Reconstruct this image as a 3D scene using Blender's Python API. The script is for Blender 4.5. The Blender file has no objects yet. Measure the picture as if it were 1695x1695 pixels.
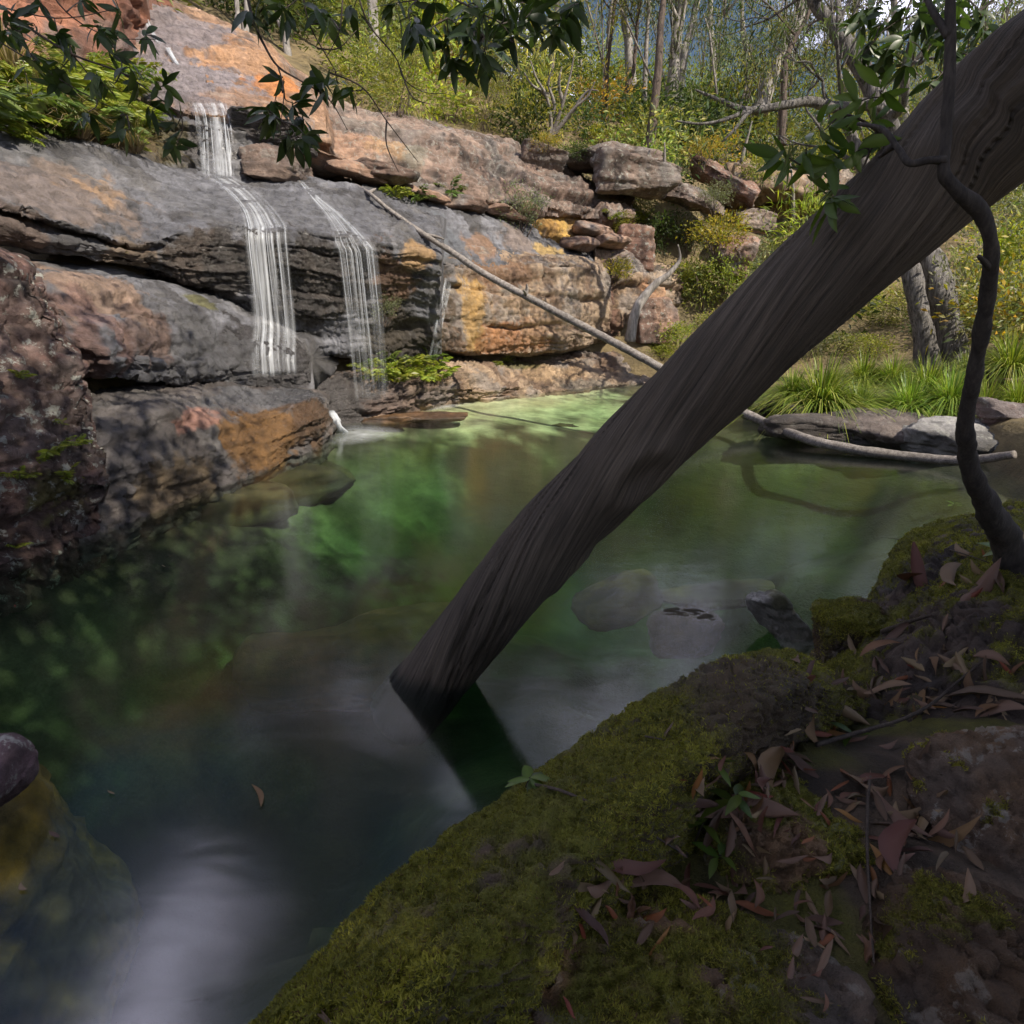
import bpy, math, random
import numpy as np
from mathutils import Vector
from mathutils.bvhtree import BVHTree

# ------------------------------------------------------------------ camera, sky, sun, exposure
random.seed(7)
RNG = np.random.default_rng(11)
scene = bpy.context.scene
COL = scene.collection
CAM_H, FPX, PITCH = 1.5, 1100.0, math.radians(17.5)
cam_data = bpy.data.cameras.new('camera')
cam_data.sensor_width = 36.0
cam_data.lens = 36.0 * FPX / 1695.0
cam_data.clip_start = 0.05
cam_data.clip_end = 2000.0
cam = bpy.data.objects.new('camera', cam_data)
cam.location = (0, 0, CAM_H)
cam.rotation_euler = (math.pi / 2 - PITCH, 0, 0)
COL.objects.link(cam)
scene.camera = cam

SUN_DIR = np.array([0.56, -0.44, 0.72]); SUN_DIR /= np.linalg.norm(SUN_DIR)      # towards the sun
SUN_EL = math.asin(SUN_DIR[2]); SUN_AZ = math.atan2(SUN_DIR[0], SUN_DIR[1])
world = bpy.data.worlds.new('World'); scene.world = world
world.use_nodes = True
wn, wl = world.node_tree.nodes, world.node_tree.links
wn.clear()
w_out = wn.new('ShaderNodeOutputWorld'); w_bg = wn.new('ShaderNodeBackground')
w_sky = wn.new('ShaderNodeTexSky'); w_sky.sky_type = 'NISHITA'; w_sky.sun_disc = False
w_sky.sun_elevation = SUN_EL; w_sky.sun_rotation = SUN_AZ
w_sky.air_density = 1.0; w_sky.dust_density = 0.6; w_sky.ozone_density = 2.0
w_tc = wn.new('ShaderNodeTexCoord'); w_map = wn.new('ShaderNodeMapping')
w_map.inputs['Scale'].default_value = (1.0, 1.0, 2.2); w_map.inputs['Rotation'].default_value = (0, 0, 1.2)
w_noise = wn.new('ShaderNodeTexNoise'); w_noise.inputs['Scale'].default_value = 3.2
w_noise.inputs['Detail'].default_value = 7.0; w_noise.inputs['Roughness'].default_value = 0.58
w_ramp = wn.new('ShaderNodeValToRGB')
w_ramp.color_ramp.elements[0].position = 0.515; w_ramp.color_ramp.elements[1].position = 0.65
w_mix = wn.new('ShaderNodeMixRGB'); w_mix.inputs['Color2'].default_value = (46.0, 45.0, 58.0, 1)
w_bg.inputs['Strength'].default_value = 0.05
wl.new(w_tc.outputs['Generated'], w_map.inputs['Vector']); wl.new(w_map.outputs['Vector'], w_noise.inputs['Vector'])
wl.new(w_noise.outputs['Fac'], w_ramp.inputs['Fac']); wl.new(w_ramp.outputs['Color'], w_mix.inputs['Fac'])
wl.new(w_sky.outputs['Color'], w_mix.inputs['Color1']); wl.new(w_mix.outputs['Color'], w_bg.inputs['Color'])
wl.new(w_bg.outputs['Background'], w_out.inputs['Surface'])

sun_data = bpy.data.lights.new('sun', 'SUN'); sun_data.energy = 5.0
sun_data.angle = math.radians(0.53); sun_data.color = (1.0, 0.91, 0.78)
sun = bpy.data.objects.new('sun', sun_data); COL.objects.link(sun)
sun.rotation_euler = Vector(-SUN_DIR).to_track_quat('-Z', 'Y').to_euler()
sun.location = (10, -8, 20)

scene.view_settings.view_transform = 'Standard'; scene.view_settings.look = 'None'
scene.view_settings.exposure = 0.5; scene.view_settings.gamma = 1.0
scene.view_settings.use_curve_mapping = False
scene.render.engine = 'CYCLES'
cy = scene.cycles
cy.use_denoising = True
cy.max_bounces = 6; cy.diffuse_bounces = 2; cy.glossy_bounces = 2; cy.transmission_bounces = 3
cy.use_adaptive_sampling = True; cy.adaptive_threshold = 0.02
cy.transparent_max_bounces = 16; cy.sample_clamp_indirect = 6.0
cy.caustics_reflective = False; cy.caustics_refractive = False

# ------------------------------------------------------------------ projection helpers
SP, CP = math.sin(PITCH), math.cos(PITCH)
def ray(px, py):
    a = (px - 847.5) / FPX; b = (847.5 - py) / FPX
    return np.array([a, CP + SP * b, -SP + CP * b])
CAMP = np.array([0, 0, CAM_H])
def PY(px, py, Y):
    d = ray(px, py); return CAMP + d * (Y / d[1])
def PZ(px, py, z):
    d = ray(px, py); return CAMP + d * ((z - CAM_H) / d[2])
def PD(px, py, dep):
    return CAMP + ray(px, py) * dep
def to_px(P):
    P = np.asarray(P) - CAMP
    d = P[..., 1] * CP - P[..., 2] * SP
    u = P[..., 1] * SP + P[..., 2] * CP
    return 847.5 + FPX * P[..., 0] / d, 847.5 - FPX * u / d, d

# ------------------------------------------------------------------ numpy noise
def _hash(ix, iy, iz, seed):
    h = (ix.astype(np.uint32) * np.uint32(374761393)) ^ (iy.astype(np.uint32) * np.uint32(668265263)) \
        ^ (iz.astype(np.uint32) * np.uint32(2246822519)) ^ np.uint32((seed * 3266489917) & 0xffffffff)
    h = (h ^ (h >> np.uint32(15))) * np.uint32(2246822519)
    h = (h ^ (h >> np.uint32(13))) * np.uint32(3266489917)
    return (h ^ (h >> np.uint32(16))).astype(np.float64) / 4294967296.0
def vnoise(P, seed=0):
    I = np.floor(P).astype(np.int64); F = P - I
    W = F * F * F * (F * (F * 6 - 15) + 10)
    out = 0
    for dx in (0, 1):
        wx = W[:, 0] if dx else 1 - W[:, 0]
        for dy in (0, 1):
            wy = W[:, 1] if dy else 1 - W[:, 1]
            for dz in (0, 1):
                wz = W[:, 2] if dz else 1 - W[:, 2]
                out = out + wx * wy * wz * _hash(I[:, 0] + dx, I[:, 1] + dy, I[:, 2] + dz, seed)
    return out
_R = np.array([[0.36, 0.48, -0.8], [-0.8, 0.6, 0.0], [0.48, 0.64, 0.6]])
def fbm(P, octv=4, seed=0, gain=0.5):
    P = np.asarray(P, float); amp = 1.0; tot = 0.0; s = 0
    for o in range(octv):
        s = s + amp * vnoise(P + 17.3 * o, seed + o); tot += amp; amp *= gain
        P = (P @ _R.T) * 2.03
    return s / tot
def worley(P, seed=0):
    I = np.floor(P).astype(np.int64); n = len(P)
    f1 = np.full(n, 9.0); f2 = np.full(n, 9.0); cid = np.zeros(n)
    for dx in (-1, 0, 1):
        for dy in (-1, 0, 1):
            for dz in (-1, 0, 1):
                J = I + np.array([dx, dy, dz])
                q = np.stack([_hash(J[:, 0], J[:, 1], J[:, 2], seed + k) for k in (1, 2, 3)], 1)
                d = np.linalg.norm(J + q - P, axis=1)
                m = d < f1
                f2 = np.where(m, f1, np.minimum(f2, d)); cid = np.where(m, q[:, 0], cid); f1 = np.where(m, d, f1)
    return f1, f2, cid
def sstep(a, b, x):
    t = np.clip((x - a) / (b - a), 0, 1); return t * t * (3 - 2 * t)
def lerp(a, b, t):
    t = np.asarray(t)
    if np.ndim(t) == 1 and np.ndim(b) >= 1: t = t[:, None]
    return a + (b - a) * t
def rgb(r, g, b): return np.array([r, g, b], float)

# ------------------------------------------------------------------ mesh helpers
def np_mesh(name, V, F, mats=(), col=None, attrs=None, smooth=True):
    """V (n,3); F one (m,k) int array or a list of them"""
    if not isinstance(F, (list, tuple)): F = [F]
    F = [np.asarray(f, np.int32) for f in F if len(f)]
    me = bpy.data.meshes.new(name)
    V = np.asarray(V, np.float32)
    me.vertices.add(len(V)); me.vertices.foreach_set('co', V.ravel())
    tot = sum(f.size for f in F); npoly = sum(len(f) for f in F)
    me.loops.add(tot); me.loops.foreach_set('vertex_index', np.concatenate([f.ravel() for f in F]))
    me.polygons.add(npoly)
    sizes = np.concatenate([np.full(len(f), f.shape[1], np.int32) for f in F])
    me.polygons.foreach_set('loop_start', np.concatenate([[0], np.cumsum(sizes)[:-1]]).astype(np.int32))
    me.polygons.foreach_set('use_smooth', np.full(npoly, smooth, bool))
    me.update(calc_edges=True)
    if col is not None:
        c = np.ones((len(V), 4), np.float32); c[:, :col.shape[1]] = col
        at = me.attributes.new('Col', 'FLOAT_COLOR', 'POINT'); at.data.foreach_set('color', c.ravel())
    for k, v in (attrs or {}).items():
        v = np.asarray(v, np.float32)
        if v.ndim == 1:
            at = me.attributes.new(k, 'FLOAT', 'POINT'); at.data.foreach_set('value', v)
        else:
            at = me.attributes.new(k, 'FLOAT_VECTOR', 'POINT'); at.data.foreach_set('vector', v.ravel())
    for m in (mats if isinstance(mats, (list, tuple)) else [mats]): me.materials.append(m)
    return me
def link(name, me, parent=None, loc=(0, 0, 0)):
    o = bpy.data.objects.new(name, me); COL.objects.link(o)
    o.location = loc
    if parent is not None: o.parent = parent
    return o
def tag(o, label=None, cat=None, group=None, kind=None):
    if label: o['label'] = label
    if cat: o['category'] = cat
    if group: o['group'] = group
    if kind: o['kind'] = kind
    return o
def empty(name, loc, label, cat, group=None):
    o = bpy.data.objects.new(name, None); COL.objects.link(o); o.location = tuple(loc)
    o.empty_display_size = 0.1
    return tag(o, label, cat, group)
def solo(name, V, F, mat, label=None, cat=None, group=None, kind=None, parent=None, origin=None, **kw):
    """a mesh object; V in world space. Own origin at its base, or in its parent's frame."""
    V = np.asarray(V, float)
    if parent is not None:
        base = np.zeros(3); p = parent
        while p is not None: base += np.array(p.location); p = p.parent
        o = link(name, np_mesh(name, V - base, F, mat, **kw), parent)
    else:
        if origin is None: origin = np.array([V[:, 0].mean(), V[:, 1].mean(), V[:, 2].min()])
        o = link(name, np_mesh(name, V - origin, F, mat, **kw), None, tuple(origin))
    return tag(o, label, cat, group, kind)
def grid_faces(nv, nu, wrap_v=False):
    i = np.arange(nv if wrap_v else nv - 1)[:, None]; j = np.arange(nu - 1)[None, :]
    i2 = (i + 1) % nv
    a = i * nu + j; b = i * nu + j + 1; c = i2 * nu + j + 1; d = i2 * nu + j
    return np.stack([a, d, c, b], -1).reshape(-1, 4)
def catmull(Pts, n_per):
    """Pts (C,...) -> dense samples, n_per samples per segment"""
    Pts = np.asarray(Pts, float); C = len(Pts); out = []
    for k in range(C - 1):
        p0 = Pts[max(k - 1, 0)]; p1 = Pts[k]; p2 = Pts[k + 1]; p3 = Pts[min(k + 2, C - 1)]
        t = np.linspace(0, 1, n_per[k], endpoint=False)
        t = t.reshape((-1,) + (1,) * (Pts.ndim - 1))
        m1 = (p2 - p0) * 0.5; m2 = (p3 - p1) * 0.5
        out.append((2 * t**3 - 3 * t**2 + 1) * p1 + (t**3 - 2 * t**2 + t) * m1 + (-2 * t**3 + 3 * t**2) * p2 + (t**3 - t**2) * m2)
    out.append(Pts[-1:]); return np.concatenate(out)
def tube(pts, rad, sides=8, n_per=6, jit=0.0, seed=0, cap=True):
    pts = np.asarray(pts, float); rad = np.asarray(rad, float)
    k = len(pts) - 1
    P = catmull(pts, [n_per] * k); R = catmull(rad, [n_per] * k)
    T = np.gradient(P, axis=0); T /= np.linalg.norm(T, axis=1)[:, None] + 1e-9
    ref = np.array([0.31, 0.17, 0.93]) if abs(T[0] @ np.array([0.31, 0.17, 0.93])) < 0.9 else np.array([1.0, 0, 0])
    N = np.zeros_like(P); n = ref - T[0] * (ref @ T[0]); N[0] = n / np.linalg.norm(n)
    for i in range(1, len(P)):
        n = N[i - 1] - T[i] * (N[i - 1] @ T[i]); N[i] = n / (np.linalg.norm(n) + 1e-9)
    B = np.cross(T, N)
    th = np.linspace(0, 2 * np.pi, sides, endpoint=False)
    V = P[:, None, :] + R[:, None, None] * (np.cos(th)[None, :, None] * N[:, None, :] + np.sin(th)[None, :, None] * B[:, None, :])
    if jit:
        q = V.reshape(-1, 3)
        d = (fbm(q / (R.mean() * 2.5), 3, seed) - 0.5) * 2 * jit
        V = V + (V - P[:, None, :]) * d.reshape(len(P), sides)[:, :, None]
    V = V.reshape(-1, 3); m = len(P)
    i = np.arange(m - 1)[:, None]; j = np.arange(sides)[None, :]
    a = i * sides + j; b = i * sides + (j + 1) % sides
    F = np.stack([a, b, b + sides, a + sides], -1).reshape(-1, 4)
    Fs = [F]
    if cap:
        V = np.vstack([V, P[0], P[-1]])
        jj = np.arange(sides); c0 = m * sides; c1 = c0 + 1; e = (m - 1) * sides
        Fs.append(np.stack([np.full(sides, c0), (jj + 1) % sides, jj], -1))
        Fs.append(np.stack([np.full(sides, c1), e + jj, e + (jj + 1) % sides], -1))
    return V, Fs
class Bag:
    """collects pieces that make up ONE mesh"""
    def __init__(self): self.V = []; self.F = {3: [], 4: []}; self.C = []; self.n = 0
    def add(self, V, Fs, col=None):
        V = np.asarray(V)
        if not isinstance(Fs, (list, tuple)): Fs = [Fs]
        for f in Fs:
            f = np.asarray(f)
            if len(f): self.F[f.shape[1]].append(f + self.n)
        self.V.append(V); self.n += len(V)
        c = np.ones((len(V), 3)) if col is None else np.broadcast_to(np.asarray(col, float), (len(V), 3))
        self.C.append(c)
    def out(self):
        return np.vstack(self.V), [np.vstack(f) for f in self.F.values() if f], np.vstack(self.C)
def tps(pts):
    pts = np.asarray(pts, float); X = pts[:, :2]; n = len(X)
    def U(r2): return 0.5 * r2 * np.log(r2 + 1e-12)
    K = U(((X[:, None] - X[None]) ** 2).sum(-1)) + np.eye(n) * 0.05
    Pm = np.hstack([np.ones((n, 1)), X]); A = np.zeros((n + 3, n + 3))
    A[:n, :n] = K; A[:n, n:] = Pm; A[n:, :n] = Pm.T
    w = np.linalg.solve(A, np.concatenate([pts[:, 2], np.zeros(3)]))
    def f(Q):
        Q = np.asarray(Q, float); out = w[n] + Q @ w[n + 1:]
        for i in range(n): out = out + w[i] * U(((Q - X[i]) ** 2).sum(-1))
        return out
    return f

# ------------------------------------------------------------------ materials
def new_mat(name):
    m = bpy.data.materials.new(name); m.use_nodes = True
    nt = m.node_tree; nt.nodes.clear()
    out = nt.nodes.new('ShaderNodeOutputMaterial')
    return m, nt.nodes, nt.links, out
def noise_node(N, L, vec, scale, detail=5, rough=0.55):
    n = N.new('ShaderNodeTexNoise'); n.inputs['Scale'].default_value = scale
    n.inputs['Detail'].default_value = detail; n.inputs['Roughness'].default_value = rough
    L.new(vec, n.inputs['Vector']); return n.outputs['Fac']
def maprange(N, L, v, a, b, c, d):
    n = N.new('ShaderNodeMapRange'); L.new(v, n.inputs['Value'])
    for k, x in zip(('From Min', 'From Max', 'To Min', 'To Max'), (a, b, c, d)): n.inputs[k].default_value = x
    return n.outputs['Result']
def math_node(N, L, op, a, b):
    n = N.new('ShaderNodeMath'); n.operation = op
    for i, x in enumerate((a, b)):
        if isinstance(x, (int, float)): n.inputs[i].default_value = x
        else: L.new(x, n.inputs[i])
    return n.outputs[0]
def mix_col(N, L, fac, a, b, mode='MIX'):
    n = N.new('ShaderNodeMixRGB'); n.blend_type = mode
    for k, x in (('Fac', fac), ('Color1', a), ('Color2', b)):
        if isinstance(x, (int, float)): n.inputs[k].default_value = x
        elif isinstance(x, (tuple, list)): n.inputs[k].default_value = tuple(x) + (1,)
        else: L.new(x, n.inputs[k])
    return n.outputs['Color']
def attr(N, name, vec=False):
    a = N.new('ShaderNodeAttribute'); a.attribute_name = name
    return a
def scaled(N, L, vec, s):
    n = N.new('ShaderNodeMapping'); n.inputs['Scale'].default_value = s
    L.new(vec, n.inputs['Vector']); return n.outputs['Vector']

def rock_material(name, bump=0.03, fine=34.0, tiny=150.0, contrast=0.42):
    m, N, L, out = new_mat(name)
    tc = N.new('ShaderNodeTexCoord'); v = tc.outputs['Object']
    c = attr(N, 'Col'); wet = attr(N, 'wet'); lich = attr(N, 'lichen')
    n1 = noise_node(N, L, v, fine * 0.25, 6, 0.62); n2 = noise_node(N, L, v, tiny, 4, 0.6)
    n3 = noise_node(N, L, scaled(N, L, v, (0.5, 0.5, 4.0)), 5.0, 6, 0.6)
    f = maprange(N, L, n1, 0.3, 0.7, 1 - contrast, 1 + contrast)
    f2 = maprange(N, L, n2, 0.25, 0.75, 1 - contrast * 0.7, 1 + contrast * 0.7)
    f3 = maprange(N, L, n3, 0.3, 0.7, 0.82, 1.16)
    g = math_node(N, L, 'MULTIPLY', math_node(N, L, 'MULTIPLY', f, f2), f3)
    cb = mix_col(N, L, 1.0, c.outputs['Color'], g, 'MULTIPLY')
    # pale lichen crusts
    ln = noise_node(N, L, v, 9.0, 8, 0.72)
    lm = math_node(N, L, 'MULTIPLY', maprange(N, L, ln, 0.56, 0.60, 0, 1), lich.outputs['Fac'])
    lcol = mix_col(N, L, noise_node(N, L, v, 60.0, 3), (0.22, 0.22, 0.19), (0.50, 0.50, 0.45))
    cb = mix_col(N, L, lm, cb, lcol)
    wd = maprange(N, L, wet.outputs['Fac'], 0, 1, 1.0, 0.78)
    cb = mix_col(N, L, 1.0, cb, wd, 'MULTIPLY')
    hs = N.new('ShaderNodeHueSaturation'); hs.inputs['Saturation'].default_value = 1.12; L.new(cb, hs.inputs['Color']); cb = hs.outputs['Color']
    b = N.new('ShaderNodeBsdfPrincipled')
    L.new(cb, b.inputs['Base Color'])
    rg = maprange(N, L, wet.outputs['Fac'], 0, 1, 0.88, 0.20)
    rg = math_node(N, L, 'ADD', rg, maprange(N, L, n1, 0.3, 0.7, -0.08, 0.08))
    L.new(rg, b.inputs['Roughness'])
    hsum = math_node(N, L, 'ADD', math_node(N, L, 'MULTIPLY', noise_node(N, L, v, fine, 6, 0.65), 1.0), math_node(N, L, 'MULTIPLY', n2, 0.55))
    hsum = math_node(N, L, 'ADD', hsum, math_node(N, L, 'MULTIPLY', n3, 0.8))
    bp = N.new('ShaderNodeBump'); bp.inputs['Strength'].default_value = 0.9; bp.inputs['Distance'].default_value = bump
    L.new(hsum, bp.inputs['Height']); L.new(bp.outputs['Normal'], b.inputs['Normal'])
    L.new(b.outputs['BSDF'], out.inputs['Surface'])
    return m
def leaf_material(name, trans=0.4, rough=0.45, vary=0.25):
    m, N, L, out = new_mat(name)
    c = attr(N, 'Col'); oi = N.new('ShaderNodeObjectInfo')
    hs = N.new('ShaderNodeHueSaturation')
    L.new(maprange(N, L, oi.outputs['Random'], 0, 1, 0.5 - 0.035 * vary * 4, 0.5 + 0.02 * vary * 4), hs.inputs['Hue'])
    L.new(maprange(N, L, oi.outputs['Random'], 0, 1, 1 - vary, 1 + vary), hs.inputs['Value'])
    L.new(c.outputs['Color'], hs.inputs['Color'])
    b = N.new('ShaderNodeBsdfPrincipled'); b.inputs['Roughness'].default_value = rough
    L.new(hs.outputs['Color'], b.inputs['Base Color'])
    t = N.new('ShaderNodeBsdfTranslucent')
    L.new(mix_col(N, L, 1.0, hs.outputs['Color'], (1.1, 1.25, 0.55), 'MULTIPLY'), t.inputs['Color'])
    mx = N.new('ShaderNodeMixShader'); mx.inputs[0].default_value = trans
    L.new(b.outputs['BSDF'], mx.inputs[1]); L.new(t.outputs['BSDF'], mx.inputs[2])
    L.new(mx.outputs[0], out.inputs['Surface'])
    return m
def bark_material(name, c1, c2, scale=(9, 9, 1.2), bump=0.01, rough=0.85, use_grain=False):
    m, N, L, out = new_mat(name)
    if use_grain: v = attr(N, 'grain').outputs['Vector']
    else: v = N.new('ShaderNodeTexCoord').outputs['Object']
    vs = scaled(N, L, v, scale)
    n1 = noise_node(N, L, vs, 1.0, 8, 0.62); n2 = noise_node(N, L, vs, 4.0, 6, 0.6)
    n0 = noise_node(N, L, v, 2.2, 4, 0.55)
    cb = mix_col(N, L, maprange(N, L, n1, 0.32, 0.68, 0, 1), c1, c2)
    cb = mix_col(N, L, 1.0, cb, maprange(N, L, n2, 0.25, 0.75, 0.6, 1.35), 'MULTIPLY')
    cb = mix_col(N, L, 1.0, cb, maprange(N, L, n0, 0.3, 0.7, 0.7, 1.3), 'MULTIPLY')
    if use_grain: cb = mix_col(N, L, attr(N, 'slime').outputs['Fac'], cb, (0.010, 0.011, 0.007))
    b = N.new('ShaderNodeBsdfPrincipled'); b.inputs['Roughness'].default_value = rough
    L.new(cb, b.inputs['Base Color'])
    bp = N.new('ShaderNodeBump'); bp.inputs['Strength'].default_value = 1.0; bp.inputs['Distance'].default_value = bump
    L.new(math_node(N, L, 'ADD', n1, math_node(N, L, 'MULTIPLY', n2, 0.4)), bp.inputs['Height'])
    L.new(bp.outputs['Normal'], b.inputs['Normal']); L.new(b.outputs['BSDF'], out.inputs['Surface'])
    return m
M_ROCK = rock_material('sandstone')
M_NEAR = rock_material('near_sandstone', bump=0.008, fine=70.0, tiny=300.0, contrast=0.4)
M_BED = rock_material('pool_bed', bump=0.02, fine=16.0, tiny=60.0, contrast=0.4)
M_SOIL = rock_material('hill_soil', bump=0.03, fine=12.0, tiny=40.0, contrast=0.5)
M_LEAF = leaf_material('bush_leaves', 0.45, 0.5, 0.22)
M_NEARLEAF = leaf_material('glossy_leaves', 0.35, 0.38, 0.12)
M_GRASS = leaf_material('grass_blades', 0.35, 0.4, 0.15)
M_MOSS = leaf_material('moss_blades', 0.25, 0.8, 0.05)
M_DEAD = leaf_material('dead_leaves', 0.12, 0.6, 0.25)
M_LOG = bark_material('weathered_wood', (0.036, 0.029, 0.021), (0.135, 0.108, 0.080), (95, 95, 2.6), 0.007, 0.8, True)
M_VINE = bark_material('dark_vine_bark', (0.018, 0.015, 0.013), (0.055, 0.046, 0.038), (40, 40, 8), 0.003, 0.85)
M_POLE = bark_material('grey_dead_wood', (0.10, 0.085, 0.072), (0.30, 0.27, 0.24), (25, 25, 25), 0.004, 0.8)
M_GUM = bark_material('pale_gum_bark', (0.13, 0.115, 0.10), (0.38, 0.35, 0.32), (6, 6, 1.4), 0.01, 0.8)
M_DARKBARK = bark_material('dark_rough_bark', (0.045, 0.034, 0.026), (0.15, 0.11, 0.085), (14, 14, 2), 0.02, 0.9)
M_TWIG = bark_material('twig_bark', (0.035, 0.026, 0.02), (0.09, 0.068, 0.05), (60, 60, 20), 0.002, 0.85)
def water_material():
    m, N, L, out = new_mat('pool_water')
    fr = N.new('ShaderNodeFresnel'); fr.inputs['IOR'].default_value = 1.33
    tr = N.new('ShaderNodeBsdfTransparent'); tr.inputs['Color'].default_value = (0.97, 1.0, 0.97, 1)
    gl = N.new('ShaderNodeBsdfGlossy'); gl.inputs['Roughness'].default_value = 0.14
    gl.inputs['Color'].default_value = (1, 1, 1, 1)
    tc = N.new('ShaderNodeTexCoord')
    n = noise_node(N, L, scaled(N, L, tc.outputs['Object'], (1.0, 2.2, 1.0)), 1.6, 3, 0.5)
    bp = N.new('ShaderNodeBump'); bp.inputs['Strength'].default_value = 0.05; bp.inputs['Distance'].default_value = 0.06
    L.new(n, bp.inputs['Height']); L.new(bp.outputs['Normal'], gl.inputs['Normal'])
    mx = N.new('ShaderNodeMixShader'); geo = N.new('ShaderNodeNewGeometry')
    fac = math_node(N, L, 'ADD', math_node(N, L, 'MULTIPLY', fr.outputs[0], 0.55), 0.082)
    L.new(math_node(N, L, 'MULTIPLY', fac, math_node(N, L, 'SUBTRACT', 1.0, geo.outputs['Backfacing'])), mx.inputs[0])
    L.new(tr.outputs[0], mx.inputs[1]); L.new(gl.outputs[0], mx.inputs[2])
    L.new(mx.outputs[0], out.inputs['Surface'])
    va = N.new('ShaderNodeVolumeAbsorption'); va.inputs['Color'].default_value = (0.57, 0.82, 0.60, 1)
    va.inputs['Density'].default_value = 1.05
    L.new(va.outputs[0], out.inputs['Volume'])
    return m
M_WATER = water_material()
def fall_material(name, lo, hi, streak):
    m, N, L, out = new_mat(name)
    tc = N.new('ShaderNodeTexCoord')
    n = noise_node(N, L, scaled(N, L, tc.outputs['Object'], (streak, streak, 1.2)), 1.0, 4, 0.6)
    al = attr(N, 'alpha')
    f = math_node(N, L, 'MULTIPLY', maprange(N, L, n, 0.3, 0.7, lo, hi), al.outputs['Fac'])
    tr = N.new('ShaderNodeBsdfTransparent')
    b = N.new('ShaderNodeBsdfPrincipled'); b.inputs['Base Color'].default_value = (0.86, 0.89, 0.92, 1)
    b.inputs['Roughness'].default_value = 0.3
    t = N.new('ShaderNodeBsdfTranslucent'); t.inputs['Color'].default_value = (0.86, 0.89, 0.92, 1)
    m2 = N.new('ShaderNodeMixShader'); m2.inputs[0].default_value = 0.45
    L.new(b.outputs['BSDF'], m2.inputs[1]); L.new(t.outputs['BSDF'], m2.inputs[2])
    mx = N.new('ShaderNodeMixShader'); L.new(f, mx.inputs[0])
    L.new(tr.outputs[0], mx.inputs[1]); L.new(m2.outputs[0], mx.inputs[2])
    L.new(mx.outputs[0], out.inputs['Surface'])
    return m
M_STRAND = fall_material('falling_water', 0.55, 1.0, 14)
M_FOAM = fall_material('foam', 0.45, 1.0, 6)

# ------------------------------------------------------------------ rock builders
BROWN = [rgb(.19, .13, .095), rgb(.28, .19, .14), rgb(.085, .062, .05)]
WETG = [rgb(.125, .125, .135), rgb(.20, .20, .215), rgb(.06, .056, .054)]
ORNG = [rgb(.30, .18, .115), rgb(.37, .25, .175), rgb(.16, .115, .09)]
REDB = [rgb(.10, .062, .054), rgb(.16, .10, .085), rgb(.055, .036, .03)]
TAN = [rgb(.26, .185, .125), rgb(.35, .265, .19), rgb(.13, .085, .06)]
def blob_mask(P, c, r, seed):
    q = (P - c) / np.asarray(r)
    d = np.linalg.norm(q, axis=1) + (fbm(P * 2.2, 6, seed, .68) - 0.5) * 1.5 + (fbm(P * np.array([7, 7, .8]), 3, seed + 1) - .5) * .7
    return 1 - sstep(0.66, .92, d)
def rock_colour(P, N, pal, blobs=(), seed=0, lichen=0.0, wet=0.0):
    n1 = fbm(P * 0.8, 4, seed + 50); n2 = fbm(P * np.array([2.6, 2.6, .28]), 4, seed + 60)
    n3 = fbm(P * np.array([.7, .7, 9.0]), 4, seed + 70); n4 = fbm(P * 4.0, 4, seed + 80)
    c = lerp(pal[0], pal[1], sstep(.35, .65, n1))
    c = lerp(c, pal[2], sstep(.50, .64, n2) * 0.8)
    n5 = fbm(P * 2.1 + 9, 5, seed + 65, .65); c = lerp(c, rgb(.20, .19, .18) * pal[1].mean() / .25, sstep(.50, .66, n5) * .55); c = c * (1 - .55 * sstep(.56, .72, fbm(P * 3.3 + 3, 5, seed + 66, .65)))[:, None]
    c = c * (0.72 + 0.56 * n3)[:, None] * (0.72 + 0.56 * n4)[:, None]
    w = np.full(len(P), wet, float); li = np.full(len(P), lichen, float)
    for k, b in enumerate(blobs):
        cc, r, colour, s, wv = b[:5]
        m = blob_mask(P, np.asarray(cc), r, seed + 90 + k) * s
        if colour is not None: c = lerp(c, np.asarray(colour) * (0.72 + 0.56 * n4)[:, None], m)
        if wv is not None: w = w + (wv - w) * m
    return np.clip(c, .01, .9), np.clip(w, 0, 1), li
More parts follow.
